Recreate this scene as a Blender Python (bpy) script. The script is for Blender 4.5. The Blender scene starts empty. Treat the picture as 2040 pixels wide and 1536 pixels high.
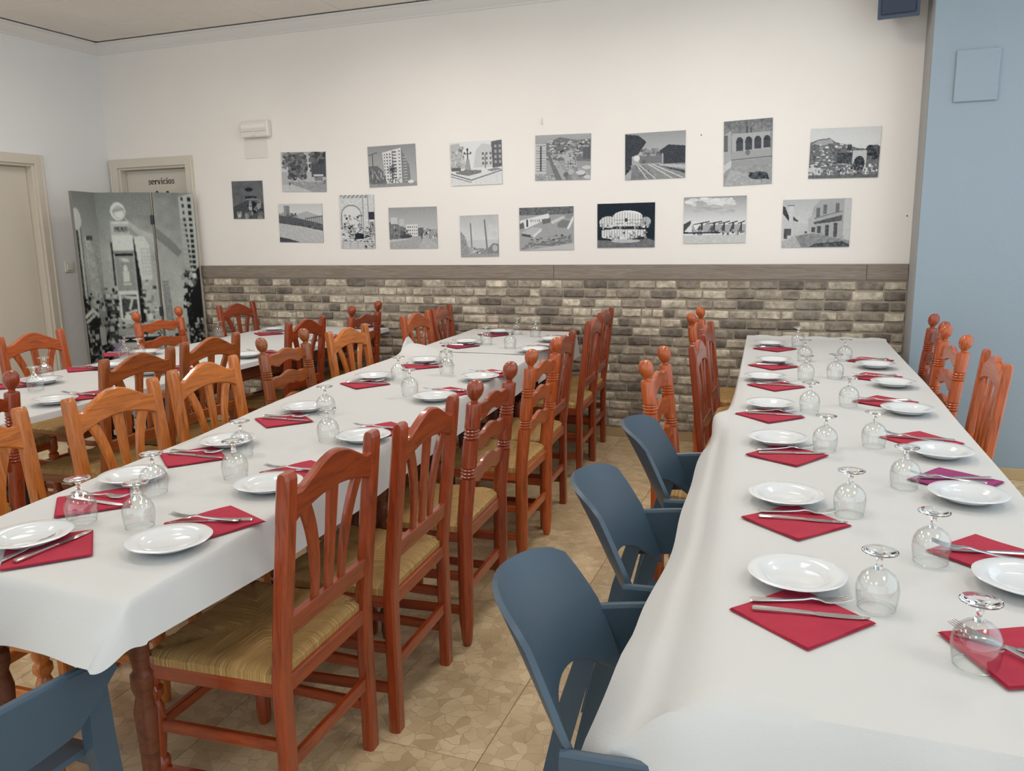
import bpy, math, random
import numpy as np
from mathutils import Matrix, Vector
random.seed(7); RNG = np.random.default_rng(11)
SC = bpy.context.scene
COL = SC.collection
PI = math.pi

# ------------------------------------------------------------------ camera
F_PX, PIT, ROL, YAW, CAM_Z = 1610.0, 0.1879, -0.0175, 0.3573, 1.42
_fw = Vector((-math.sin(YAW)*math.cos(PIT), math.cos(YAW)*math.cos(PIT), -math.sin(PIT)))
_r0 = Vector((math.cos(YAW), math.sin(YAW), 0)); _u0 = _r0.cross(_fw)
_r = _r0*math.cos(ROL)+_u0*math.sin(ROL); _u = -_r0*math.sin(ROL)+_u0*math.cos(ROL)
cd = bpy.data.cameras.new('camera'); cam = bpy.data.objects.new('camera', cd); COL.objects.link(cam)
cam.matrix_world = Matrix(((_r.x, _u.x, -_fw.x, 0), (_r.y, _u.y, -_fw.y, 0), (_r.z, _u.z, -_fw.z, CAM_Z), (0, 0, 0, 1)))
cd.sensor_width = 36; cd.lens = F_PX/2040*36; cd.clip_start = .02
SC.camera = cam

# ------------------------------------------------------------------ daylight from the open street side behind the camera
wd = bpy.data.worlds.new('daylight'); SC.world = wd; wd.use_nodes = True
bg = wd.node_tree.nodes['Background']; bg.inputs[0].default_value = (.80, .91, 1.0, 1); bg.inputs[1].default_value = 1.75
SC.view_settings.view_transform = 'Standard'; SC.view_settings.look = 'None'
SC.view_settings.gamma = 1; SC.view_settings.use_curve_mapping = False
SC.view_settings.exposure = -0.17
LAMP_W = 10.0
LAMP_COL = (1.0, .95, .895)

# ------------------------------------------------------------------ pixel helpers (2040x1536 frame) -> points on real planes
def _ray(px, py): return _fw+_r*((px-1020)/F_PX)-_u*((py-768)/F_PX)
def at(px, py, z):
    d = _ray(px, py); t = (z-CAM_Z)/d.z; return Vector((d.x*t, d.y*t, z))
def onY(px, py, Y):
    d = _ray(px, py); t = Y/d.y; return Vector((d.x*t, Y, CAM_Z+d.z*t))
def proj(p):
    v = Vector(p)-Vector((0, 0, CAM_Z)); z = v.dot(_fw)
    return 1020+F_PX*v.dot(_r)/z, 768-F_PX*v.dot(_u)/z

# ------------------------------------------------------------------ mesh helpers
class MB:
    def __init__(s): s.v = []; s.f = []
    def add(s, vs, fs):
        n = len(s.v); s.v += [tuple(p) for p in vs]; s.f += [tuple(i+n for i in f) for f in fs]; return s
    def box(s, x0, y0, z0, x1, y1, z1, c=0.0):
        if c <= 0:
            vs = [(x, y, z) for x in (x0, x1) for y in (y0, y1) for z in (z0, z1)]
            return s.add(vs, [(0, 1, 3, 2), (4, 6, 7, 5), (0, 4, 5, 1), (2, 3, 7, 6), (0, 2, 6, 4), (1, 5, 7, 3)])
        X, Y, Z = (x0, x1), (y0, y1), (z0, z1); vs = []; idx = {}
        for i in (0, 1):
            for j in (0, 1):
                for k in (0, 1):
                    sx, sy, sz = (1, -1)[i], (1, -1)[j], (1, -1)[k]
                    for a in range(3):
                        p = [X[i]+sx*c, Y[j]+sy*c, Z[k]+sz*c]; p[a] = (X[i], Y[j], Z[k])[a]
                        idx[i, j, k, a] = len(vs); vs.append(tuple(p))
        fs = []
        for i in (0, 1):
            f = [idx[i, 0, 0, 0], idx[i, 1, 0, 0], idx[i, 1, 1, 0], idx[i, 0, 1, 0]]; fs.append(f[::-1] if i == 0 else f)
            f = [idx[0, i, 0, 1], idx[1, i, 0, 1], idx[1, i, 1, 1], idx[0, i, 1, 1]]; fs.append(f if i == 0 else f[::-1])
            f = [idx[0, 0, i, 2], idx[1, 0, i, 2], idx[1, 1, i, 2], idx[0, 1, i, 2]]; fs.append(f[::-1] if i == 0 else f)
        for a in (0, 1):
            for b in (0, 1):
                fs.append([idx[a, b, 0, 0], idx[a, b, 1, 0], idx[a, b, 1, 1], idx[a, b, 0, 1]])
                fs.append([idx[a, 0, b, 0], idx[a, 1, b, 0], idx[a, 1, b, 2], idx[a, 0, b, 2]])
                fs.append([idx[0, a, b, 1], idx[1, a, b, 1], idx[1, a, b, 2], idx[0, a, b, 2]])
        for i in (0, 1):
            for j in (0, 1):
                for k in (0, 1): fs.append([idx[i, j, k, 0], idx[i, j, k, 1], idx[i, j, k, 2]])
        return s.add(vs, fs)
    def loft(s, secs, cap=True, closed=True):
        n = len(secs[0]); vs = [p for q in secs for p in q]; fs = []
        for i in range(len(secs)-1):
            for j in range(n if closed else n-1):
                k = (j+1) % n; fs.append((i*n+j, i*n+k, (i+1)*n+k, (i+1)*n+j))
        if cap: fs.append(tuple(range(n))[::-1]); m = (len(secs)-1)*n; fs.append(tuple(range(m, m+n)))
        return s.add(vs, fs)
    def lathe(s, prof, n=12, c=(0, 0, 0), cap=True):
        return s.loft([[(c[0]+r*math.cos(2*PI*j/n), c[1]+r*math.sin(2*PI*j/n), c[2]+z) for j in range(n)] for r, z in prof], cap)
    def bar(s, a, b, w, h, c=.003):
        """rectangular bar from a to b; w sideways, h upwards"""
        a = Vector(a); b = Vector(b); d = (b-a).normalized()
        sd = d.cross(Vector((0, 0, 1)));
        if sd.length < 1e-4: sd = Vector((1, 0, 0))
        sd.normalize(); up = sd.cross(d)
        def sec(p): return [p+sd*x+up*y for x, y in ((-w/2+c, -h/2), (w/2-c, -h/2), (w/2, -h/2+c), (w/2, h/2-c), (w/2-c, h/2), (-w/2+c, h/2), (-w/2, h/2-c), (-w/2, -h/2+c))]
        return s.loft([sec(a), sec(b)])
    def tube(s, pts, r, n=8):
        pts = [Vector(p) for p in pts]; secs = []
        for i, p in enumerate(pts):
            d = (pts[min(i+1, len(pts)-1)]-pts[max(i-1, 0)]).normalized()
            a = d.cross(Vector((0, 0, 1)));
            if a.length < 1e-3: a = d.cross(Vector((1, 0, 0)))
            a.normalize(); b = d.cross(a); rr = r[i] if isinstance(r, (list, tuple)) else r
            secs.append([p+a*rr*math.cos(2*PI*j/n)+b*rr*math.sin(2*PI*j/n) for j in range(n)])
        return s.loft(secs)
    def grid(s, P):
        """P: rows of points"""
        n = len(P[0]); vs = [p for r in P for p in r]
        fs = [(i*n+j, i*n+j+1, (i+1)*n+j+1, (i+1)*n+j) for i in range(len(P)-1) for j in range(n-1)]
        return s.add(vs, fs)
    def mesh(s, name, m=None, smooth=35):
        me = bpy.data.meshes.new(name); me.from_pydata(s.v, [], s.f)
        if m: me.materials.append(m)
        fix_normals(me)
        if smooth:
            me.shade_smooth(); me.set_sharp_from_angle(angle=math.radians(smooth))
        return me
    def build(s, name, m=None, parent=None, smooth=35): return link(name, s.mesh(name, m, smooth), parent)

import bmesh
def fix_normals(me):
    bm = bmesh.new(); bm.from_mesh(me); bmesh.ops.recalc_face_normals(bm, faces=bm.faces); bm.to_mesh(me); bm.free()
def link(name, me, parent=None):
    o = bpy.data.objects.new(name, me); COL.objects.link(o)
    if parent: o.parent = parent
    return o
def tag(o, label, cat, group=None):
    o['label'] = label; o['category'] = cat
    if group: o['group'] = group
    return o
def struct(o, label=None, cat=None):
    o['kind'] = 'structure'
    if label: o['label'] = label
    if cat: o['category'] = cat
    return o
def empty(name, loc=(0, 0, 0), rz=0):
    o = bpy.data.objects.new(name, None); COL.objects.link(o); o.location = loc; o.rotation_euler = (0, 0, rz)
    o.empty_display_size = .1; return o
def copy_tree(src, kids):
    """kids: {object: [children]} of the prototype"""
    r = src.copy(); COL.objects.link(r)
    for c in kids.get(src, []):
        n = c.copy(); COL.objects.link(n); n.parent = r
        for g in kids.get(c, []):
            q = g.copy(); COL.objects.link(q); q.parent = n
    return r
def kids_of(root):
    d = {}
    for o in COL.objects:
        if o.parent: d.setdefault(o.parent, []).append(o)
    return {k: v for k, v in d.items() if k == root or k.parent == root}
ORD = ['nearest', 'second', 'third', 'fourth', 'fifth', 'sixth', 'seventh', 'eighth']

# ------------------------------------------------------------------ materials
def lin(r, g, b):
    f = lambda c: (c/255/12.92) if c/255 <= .04045 else ((c/255+.055)/1.055)**2.4
    return (f(r), f(g), f(b), 1)
class NT:
    def __init__(s, name):
        s.m = bpy.data.materials.new(name); s.m.use_nodes = True; s.t = s.m.node_tree
        s.b = s.t.nodes['Principled BSDF']
    def n(s, typ, **kw):
        x = s.t.nodes.new(typ)
        for k, v in kw.items():
            if k.startswith('i_'): x.inputs[k[2:].replace('_', ' ')].default_value = v
            else: setattr(x, k, v)
        return x
    def l(s, a, b): s.t.links.new(a, b)
    def set(s, **kw):
        for k, v in kw.items(): s.b.inputs[k.replace('_', ' ')].default_value = v
        return s
    def ramp(s, src, stops):
        r = s.n('ShaderNodeValToRGB'); e = r.color_ramp.elements
        while len(e) < len(stops): e.new(.5)
        for x, (p, c) in zip(e, stops): x.position = p; x.color = c
        s.l(src, r.inputs[0]); return r
    def bump(s, src, strength, dist=.01):
        b = s.n('ShaderNodeBump'); b.inputs['Strength'].default_value = strength; b.inputs['Distance'].default_value = dist
        s.l(src, b.inputs['Height']); s.l(b.outputs[0], s.b.inputs['Normal']); return b
    def coord(s, which='Object', scale=(1, 1, 1), rnd=0):
        c = s.n('ShaderNodeTexCoord'); m = s.n('ShaderNodeMapping'); m.inputs['Scale'].default_value = scale
        s.l(c.outputs[which], m.inputs[0])
        if rnd:
            oi = s.n('ShaderNodeObjectInfo'); k = s.n('ShaderNodeVectorMath', operation='SCALE'); k.inputs[0].default_value = (rnd, rnd*.7, rnd*1.3)
            s.l(oi.outputs['Random'], k.inputs['Scale']); s.l(k.outputs[0], m.inputs['Location'])
        return m.outputs[0]
    def noise(s, vec, scale, detail=3, rough=.5, dist=0):
        x = s.n('ShaderNodeTexNoise'); x.inputs['Scale'].default_value = scale; x.inputs['Detail'].default_value = detail
        x.inputs['Roughness'].default_value = rough; x.inputs['Distortion'].default_value = dist; s.l(vec, x.inputs['Vector']); return x.outputs['Fac']
    def mix(s, fac, a, b, mode='MIX'):
        x = s.n('ShaderNodeMix', data_type='RGBA', blend_type=mode)
        for v, sock in ((fac, x.inputs[0]), (a, x.inputs[6]), (b, x.inputs[7])):
            if isinstance(v, (int, float, tuple)): sock.default_value = v
            else: s.l(v, sock)
        return x.outputs[2]
    def base(s, c): s.l(c, s.b.inputs['Base Color']); return s

def plain(name, col, rough=.5, **kw):
    t = NT(name); t.set(Base_Color=col, Roughness=rough, **kw); return t.m
def plaster(name, c1, c2, bump=.15):
    t = NT(name); v = t.coord('Object'); f = t.noise(v, 1.3, 4); t.base(t.ramp(f, [(.3, c1), (.7, c2)]).outputs[0])
    t.set(Roughness=.75); t.bump(t.noise(v, 60, 3), bump, .004); return t.m
M = {}
M['wall'] = plaster('cream_plaster', lin(234, 229, 222), lin(239, 234, 227))
M['wall_left'] = plaster('white_plaster', lin(232, 231, 230), lin(237, 236, 235))
M['blue'] = plaster('blue_paint', lin(143, 158, 168), lin(148, 162, 172), .2)
M['blue_edge'] = plaster('grey_edge_paint', lin(160, 160, 158), lin(165, 165, 163), .2)
M['white_trim'] = plain('white_gloss_paint', lin(226, 223, 218), .4)
M['ceiling_tile'] = plaster('mineral_fibre_tile', lin(228, 222, 214), lin(234, 228, 220), .3)
M['grid'] = plain('ceiling_grid_metal', lin(240, 236, 230), .5)
M['door'] = plain('cream_door_paint', lin(212, 203, 188), .5)
M['black_text'] = plain('dark_lettering', lin(62, 56, 52), .6)
M['plastic_white'] = plain('white_plastic', lin(228, 222, 212), .35)
M['lens'] = plain('clear_lens', lin(240, 236, 228), .15)
M['speaker'] = plain('navy_speaker_plastic', lin(62, 78, 98), .5)
M['grille'] = plain('speaker_grille', lin(48, 60, 78), .6)
M['steel'] = plain('stainless_steel', (.60, .59, .58, 1), .2, Metallic=1.0)
M['china'] = plain('white_china', lin(216, 219, 220), .14, Coat_Weight=.3)
M['black_metal'] = plain('black_metal', lin(28, 26, 26), .4)
M['mortar'] = plaster('grey_mortar', lin(158, 147, 130), lin(172, 160, 142), .5)
M['dark_gap'] = plain('shadow_gap_metal', lin(120, 110, 102), .8)

def wood(name, axis, usecol=True, base=None, rough=.3, contrast=1.0):
    t = NT(name); sc = {'x': (1.2, 14, 14), 'z': (14, 14, 1.2), 'y': (14, 1.2, 14)}[axis]
    v = t.coord('Object', sc, rnd=9)
    f = t.noise(v, 3.6, 5, .65, 1.6); k = .5 if contrast >= 1 else .8
    g = t.ramp(f, [(.28, (k, k*.92, k*.85, 1)), (.5, (1, 1, 1, 1)), (.72, (1.32, 1.36, 1.4, 1))])
    if usecol:
        oi = t.n('ShaderNodeObjectInfo'); src = oi.outputs['Color']
    else:
        rgb = t.n('ShaderNodeRGB'); rgb.outputs[0].default_value = base; src = rgb.outputs[0]
    t.base(t.mix(1.0, src, g.outputs[0], 'MULTIPLY')); t.set(Roughness=rough, Coat_Weight=.4 if usecol else .0, Coat_Roughness=.08)
    t.bump(f, .08, .003); return t.m
M['wood_z'] = wood('varnished_pine_upright', 'z'); M['wood_x'] = wood('varnished_pine_rail', 'x'); M['wood_y'] = wood('varnished_pine_side', 'y')
M['trimwood'] = wood('grey_plank', 'x', False, lin(134, 122, 110), .6, .5)
M['table_wood'] = wood('table_oak', 'y', False, lin(104, 54, 32), .4)

def rush():
    t = NT('woven_rush'); at_ = t.n('ShaderNodeAttribute', attribute_name='strand')
    m = t.n('ShaderNodeMapping'); m.inputs['Scale'].default_value = (1, 1, 1); t.l(at_.outputs['Vector'], m.inputs[0])
    m.inputs['Scale'].default_value = (620, 7, 1)
    f = t.noise(m.outputs[0], 1.0, 3, .6)
    g = t.ramp(f, [(.25, lin(104, 72, 36)), (.42, lin(164, 124, 68)), (.58, lin(200, 162, 100)), (.78, lin(226, 196, 134))])
    t.base(g.outputs[0]); t.set(Roughness=.6); t.bump(f, .6, .004); return t.m
M['rush'] = rush()

def paper():
    t = NT('embossed_paper'); v = t.coord('Object')
    a = t.n('ShaderNodeTexVoronoi'); a.inputs['Scale'].default_value = 260; t.l(v, a.inputs['Vector'])
    f = t.noise(v, 5, 3); ad = t.n('ShaderNodeMath', operation='MULTIPLY_ADD'); t.l(f, ad.inputs[0]); ad.inputs[1].default_value = 6; t.l(a.outputs['Distance'], ad.inputs[2])
    t.set(Base_Color=lin(200, 200, 198), Roughness=.62); t.bump(ad.outputs[0], .18, .0012); return t.m
M['paper'] = paper()
def napkin(name, c1, c2):
    t = NT(name); v = t.coord('Object', rnd=3); f = t.noise(v, 30, 3); t.base(t.ramp(f, [(.3, c1), (.7, c2)]).outputs[0]); t.set(Roughness=.85)
    t.bump(t.noise(v, 400, 2), .25, .001); return t.m
M['napkin'] = napkin('crimson_paper', lin(162, 28, 54), lin(170, 34, 60)); M['purple'] = napkin('purple_paper', lin(138, 40, 98), lin(146, 46, 104)); M['wine'] = napkin('wine_paper', lin(140, 26, 58), lin(148, 30, 64))
def glass():
    t = NT('clear_glass'); t.t.nodes.remove(t.b); out = t.t.nodes['Material Output']
    lw = t.n('ShaderNodeLayerWeight'); lw.inputs[0].default_value = .35
    tr = t.n('ShaderNodeBsdfTransparent'); gl = t.n('ShaderNodeBsdfGlossy'); gl.inputs['Roughness'].default_value = .02; gl.inputs['Color'].default_value = (1, 1, 1, 1)
    t.l(t.ramp(lw.outputs['Facing'], [(0, (.985, .99, .988, 1)), (.45, (.955, .965, .96, 1)), (.8, (.82, .84, .83, 1)), (1, (.45, .47, .46, 1))]).outputs[0], tr.inputs[0])
    mp = t.ramp(lw.outputs['Facing'], [(0, (.04, .04, .04, 1)), (.45, (.12, .12, .12, 1)), (.8, (.32, .32, .32, 1)), (1, (.85, .85, .85, 1))])
    mx = t.n('ShaderNodeMixShader'); t.l(mp.outputs[0], mx.inputs[0]); t.l(tr.outputs[0], mx.inputs[1]); t.l(gl.outputs[0], mx.inputs[2])
    t.l(mx.outputs[0], out.inputs[0]); return t.m
M['glass'] = glass()
M['solid_glass'] = plain('solid_glass', (.97, .985, .98, 1), .0, Transmission_Weight=1.0, IOR=1.46)
def bluep():
    t = NT('blue_polypropylene'); v = t.coord('Object'); t.set(Base_Color=lin(61, 80, 95), Roughness=.42); t.bump(t.noise(v, 500, 2), .12, .001); return t.m
M['bluep'] = bluep()
def prnt(name, rough):
    t = NT(name); a = t.n('ShaderNodeAttribute', attribute_name='print'); t.base(a.outputs['Color']); t.set(Roughness=rough, Specular_IOR_Level=.15); return t.m
M['print'] = prnt('photo_print', .5); M['canvas'] = prnt('printed_canvas', .6)
def brickm():
    t = NT('weathered_brick'); a = t.n('ShaderNodeAttribute', attribute_name='tone'); v = t.coord('Object')
    f = t.noise(v, 26, 5, .65); g = t.ramp(f, [(.3, (.58, .56, .53, 1)), (.5, (1.0, 1.0, .99, 1)), (.7, (1.42, 1.41, 1.38, 1))])
    f2 = t.noise(v, 8, 3); g2 = t.ramp(f2, [(.35, (.82, .82, .82, 1)), (.65, (1.12, 1.12, 1.12, 1))])
    t.base(t.mix(1.0, t.mix(1.0, a.outputs['Color'], g.outputs[0], 'MULTIPLY'), g2.outputs[0], 'MULTIPLY')); t.set(Roughness=.8); t.bump(f, .5, .006); return t.m
M['brick'] = brickm()
def floorm(name, c0=0):
    t = NT(name); v = t.coord('Object', (1, 1, 1), rnd=40)
    nz = t.n('ShaderNodeTexNoise'); nz.inputs['Scale'].default_value = 14; t.l(v, nz.inputs['Vector'])
    wv = t.n('ShaderNodeVectorMath', operation='MULTIPLY_ADD'); t.l(nz.outputs['Color'], wv.inputs[0]); wv.inputs[1].default_value = (.05, .05, .0); t.l(v, wv.inputs[2])
    vo = t.n('ShaderNodeTexVoronoi', feature='F1'); vo.inputs['Scale'].default_value = 24; t.l(wv.outputs[0], vo.inputs['Vector'])
    ve = t.n('ShaderNodeTexVoronoi', feature='DISTANCE_TO_EDGE'); ve.inputs['Scale'].default_value = 24; t.l(wv.outputs[0], ve.inputs['Vector'])
    bw = t.n('ShaderNodeSeparateColor'); t.l(vo.outputs['Color'], bw.inputs[0])
    g = t.ramp(bw.outputs[0], [(0, lin(194, 171, 134)), (.35, lin(208, 186, 148)), (.7, lin(220, 200, 163)), (1, lin(202, 178, 138))])
    e = t.ramp(ve.outputs['Distance'], [(0, (0, 0, 0, 1)), (.035, (1, 1, 1, 1))])
    cl = t.noise(v, 7, 4, .6); gc = t.ramp(cl, [(.3, (.82, .8, .76, 1)), (.7, (1.08, 1.08, 1.08, 1))])
    c = t.mix(1.0, t.mix(e.outputs[0], lin(182, 157, 120), g.outputs[0]), gc.outputs[0], 'MULTIPLY')
    t.base(c); t.set(Roughness=.28); return t.m
M['floor'] = floorm('terrazzo_tile')
M['floor_joint'] = plain('floor_joint', lin(160, 137, 104), .7)
M['skirting'] = plaster('beige_skirting_tile', lin(176, 150, 110), lin(196, 170, 128), .1)

# ------------------------------------------------------------------ the room
D = 5.412; HC = 2.982; XL = -5.595; XR = .536; DP = .335; YB = D-DP
ZT, ZB, ZS = 1.191, 1.095, .066
Y0 = -2.6; X1 = 2.3                         # the room is open to the street behind the camera and to the right
struct(MB().box(XL, Y0, -.12, X1, D+.15, -.012).build('floor', M['floor_joint']), 'beige terrazzo tiled dining room floor', 'floor')
floor = COL.objects['floor']
tile = MB().box(-.1992, -.1992, -.012, .1992, .1992, 0, .0008).mesh('tile', M['floor'])
cells = []
ix = 0
for i in range(int((X1-XL)/.4)+1):
    for j in range(int((D-Y0)/.4)+1):
        x = XL+.2+i*.4; y = D-.2-j*.4
        if x > X1-.2 or y < Y0+.2: continue
        px, py = proj((x, y, 0)) if y > .3 else (-999, 9999)
        vis = -150 < px < 2190 and 300 < py < 1700
        aisle = vis and (-1.3 < x < -.2 or x < -2.0 or x > .5)
        cells.append(((0 if aisle else 1 if vis else 2, math.hypot(x, y)), x, y))
cells.sort()
for k, (_, x, y) in enumerate(cells[:300]):
    o = link('tile', tile, floor); o.location = (x, y, 0); o.rotation_euler = (0, 0, random.choice((0, PI/2, PI, -PI/2)))
rest = MB()
for _, x, y in cells[300:]: rest.box(x-.1992, y-.1992, -.012, x+.1992, y+.1992, 0)
o = rest.build('tile_field', M['floor'], floor, 0); o['kind'] = 'stuff'
# ceiling with suspended tiles
ceil = struct(MB().box(XL-.15, Y0, HC+.004, X1, D+.15, HC+.1).build('ceiling', M['grid']), 'suspended ceiling of pale square tiles', 'ceiling')
def ctile(x0, x1, y0, y1):
    o = MB().box(x0+.004, y0+.004, HC-.004, x1-.004, y1-.004, HC+.006, .003).build('tile', M['ceiling_tile'], ceil)
xs = [XL+.09]+[-4.422+.6*k for k in range(-1, 14) if XL+.2 < -4.422+.6*k < X1-.1]+[X1]
ys = [D-.09]+[4.964-.6*k for k in range(0, 14) if 4.964-.6*k > Y0+.1]+[Y0]
for i in range(len(xs)-1):
    for j in range(len(ys)-1): ctile(xs[i], xs[i+1], ys[j+1], ys[j])
# back wall with an opening for the toilet door
DX0, DX1, DZ = -5.506, -4.786, 2.0
wb = MB().box(XL-.15, D, 0, DX0, D+.15, HC+.1).box(DX0, D, DZ, DX1, D+.15, HC+.1).box(DX1, D, 0, X1, D+.15, HC+.1)
wall_back = struct(wb.build('wall_back', M['wall']), 'cream plastered back wall hung with old photographs', 'wall')
LY0, LY1, LZ = 3.86, 4.69, 1.99
wl = MB().box(XL-.15, Y0, 0, XL, LY0, HC+.1).box(XL-.15, LY0, LZ, XL, LY1, HC+.1).box(XL-.15, LY1, 0, XL, D, HC+.1)
struct(wl.build('wall_left', M['wall_left']), 'plain white wall at the left with a door', 'wall')
wr = MB().box(XR, YB, 0, X1, D-.002, HC, 0).build('wall_right', M['blue']); struct(wr, 'projecting wall section painted pale blue on the right', 'wall')
edge = MB().box(XR-.004, YB+.012, .07, XR+.0, D-.004, HC-.004).build('edge_strip', M['blue_edge'], wr)
# cornice
def cornice(name, pts):
    prof = [(0, -.078), (.012, -.078), (.014, -.066), (.028, -.056), (.05, -.03), (.062, -.016), (.075, -.012), (.078, 0), (0, 0)]
    return struct(MB().loft([[p(a, b) for a, b in prof] for p in pts]).build(name, M['white_trim'], None, 20))
cornice('trim_1', [lambda a, b: (XL, D-a, HC-.008+b), lambda a, b: (X1, D-a, HC-.008+b)]).name = 'trim_1'
cornice('trim_2', [lambda a, b: (XL+a, D-a, HC-.008+b), lambda a, b: (XL+a, Y0, HC-.008+b)])
for nm, lb in (('trim_1', 'white moulded cornice along the back wall'), ('trim_2', 'white moulded cornice along the left wall')):
    COL.objects[nm]['label'] = lb; COL.objects[nm]['category'] = 'cornice'
# doors
def door_frame(name, along, c0, c1, zt, label):
    """along: function (u, depth, z) -> point; depth>0 into the room"""
    root = struct(empty(name, along((c0+c1)/2, 0, 0)), label, 'door'); off = Vector(root.location)
    def part(nm, boxes, m):
        b = MB()
        for (u0, d0, z0, u1, d1, z1) in boxes:
            p = along(u0, d0, z0); q = along(u1, d1, z1)
            lo = [min(p[i], q[i])-off[i] for i in range(3)]; hi = [max(p[i], q[i])-off[i] for i in range(3)]
            b.box(*lo, *hi, .003)
        return b.build(nm, m, root)
    W = .066
    part('architrave', [(c0-W, 0, 0, c0+.004, .022, zt+W)], M['door']); part('architrave', [(c1-.004, 0, 0, c1+W, .022, zt+W)], M['door'])
    part('architrave', [(c0+.004, 0, zt-.004, c1-.004, .022, zt+W)], M['door'])
    part('architrave_edge', [(c0-W-.001, .018, 0, c0-W+.016, .03, zt+W)], M['door']); part('architrave_edge', [(c1+W-.016, .018, 0, c1+W+.001, .03, zt+W)], M['door'])
    part('jamb', [(c0, -.13, 0, c0+.022, .004, zt)], M['door']); part('jamb', [(c1-.022, -.13, 0, c1, .004, zt)], M['door']); part('jamb', [(c0+.022, -.13, zt-.022, c1-.022, .004, zt)], M['door'])
    leaf = part('leaf', [(c0+.024, -.1, .008, c1-.024, -.06, zt-.024)], M['door'])
    return root, leaf
d1, leaf1 = door_frame('door_1', lambda u, d, z: Vector((u, D-d, z)), DX0, DX1, DZ, 'cream toilet door lettered servicios behind the folding screen')
d2, leaf2 = door_frame('door_2', lambda u, d, z: Vector((XL+d, u, z)), LY0, LY1, LZ, 'cream door in the white left wall')
hb = MB(); hb.tube([(XL-.062-d2.location.x, 3.96-d2.location.y, 1.02), (XL-.02-d2.location.x, 3.96-d2.location.y, 1.02), (XL-.012-d2.location.x, 3.98-d2.location.y, 1.02), (XL-.012-d2.location.x, 4.07-d2.location.y, 1.018)], .008); hb.build('handle', M['steel'], leaf2)
# lettering on the toilet door: bold serif letters drawn as strokes (x-height 1)
def serif_word(word):
    b = MB(); x0 = 0.0
    def stroke(pts, thin=.10, thick=.26):
        L, R_ = [], []
        for i, (x, y) in enumerate(pts):
            ax, ay = pts[max(i-1, 0)]; bx_, by = pts[min(i+1, len(pts)-1)]; d = math.hypot(bx_-ax, by-ay) or 1; tx, ty = (bx_-ax)/d, (by-ay)/d
            w = thin+(thick-thin)*abs(ty)**1.5; L.append((x0+x-ty*w/2, y+tx*w/2)); R_.append((x0+x+ty*w/2, y-tx*w/2))
        b.loft([[(l[0], l[1], 0), (r[0], r[1], 0), (r[0], r[1], .012), (l[0], l[1], .012)] for l, r in zip(L, R_)])
    def slab(xa, ya, xb, yb): b.box(x0+xa, ya, 0, x0+xb, yb, .012)
    def ball(x, y, r): b.loft([[(x0+x+r*math.cos(k*PI/5), y+r*math.sin(k*PI/5), z) for k in range(10)] for z in (0, .012)])
    def arc(cx, cy, rx, ry, a0, a1, n=18): return [(cx+rx*math.cos(math.radians(a0+(a1-a0)*i/n)), cy+ry*math.sin(math.radians(a0+(a1-a0)*i/n))) for i in range(n+1)]
    for ch in word:
        if ch == 'o': stroke(arc(.45, .5, .34, .46, 0, 360, 26)); w = .9
        elif ch == 'c': stroke(arc(.45, .5, .34, .46, 50, 318)); ball(.66, .78, .12); w = .86
        elif ch == 'e': stroke(arc(.45, .5, .34, .46, 0, 318)); slab(.15, .5, .82, .6); w = .88
        elif ch == 'i': slab(.12, 0, .38, .98); slab(0, 0, .5, .09); slab(0, .89, .3, .98); ball(.25, 1.3, .15); w = .52
        elif ch == 'r': slab(.12, 0, .38, .98); slab(0, 0, .52, .09); slab(0, .89, .3, .98); stroke([(.38, .62), (.44, .82), (.54, .93), (.66, .92)]); ball(.66, .82, .12); w = .8
        elif ch == 'v': stroke([(.14, .95), (.47, .02)], .1, .28); stroke([(.82, .95), (.5, .02)], .1, .13); slab(0, .89, .36, .98); slab(.64, .89, .98, .98); w = .96
        else: stroke([(.64, .78), (.52, .93), (.34, .94), (.2, .84), (.2, .68), (.34, .56), (.52, .46), (.64, .33), (.62, .16), (.46, .05), (.26, .06), (.12, .22)], .12, .2); slab(.58, .7, .68, .96); slab(.08, .04, .18, .32); w = .78
        x0 += w+.1
    c = x0/2; b.v = [(x-c, y, z) for x, y, z in b.v]; return b.mesh('lettering', None, 0)
me = serif_word('servicios'); me.materials.append(M['black_text'])
yl = D+.0595; tl = onY(297, 368, yl); tr = onY(348, 367, yl); wpx = max(v.co.x for v in me.vertices)-min(v.co.x for v in me.vertices)
o = link('lettering', me, leaf1); k = (tr.x-tl.x)/wpx; o.scale = (k, k, .2); o.rotation_euler = (PI/2, 0, 0)
o.location = Vector(((tl.x+tr.x)/2, yl, tl.z))-d1.location
for px in (313, 334):          # heads of the two pictograms that stand above the screen
    p = onY(px, 384, yl); b = MB(); b.loft([[(.016*math.cos(a*PI/6), dy, .016*math.sin(a*PI/6)) for a in range(12)] for dy in (0, -.002)])
    b.box(-.026, -.002, -.17, .026, 0, -.022)
    o = b.build('pictogram', M['black_text'], leaf1); o.location = p-d1.location
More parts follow.
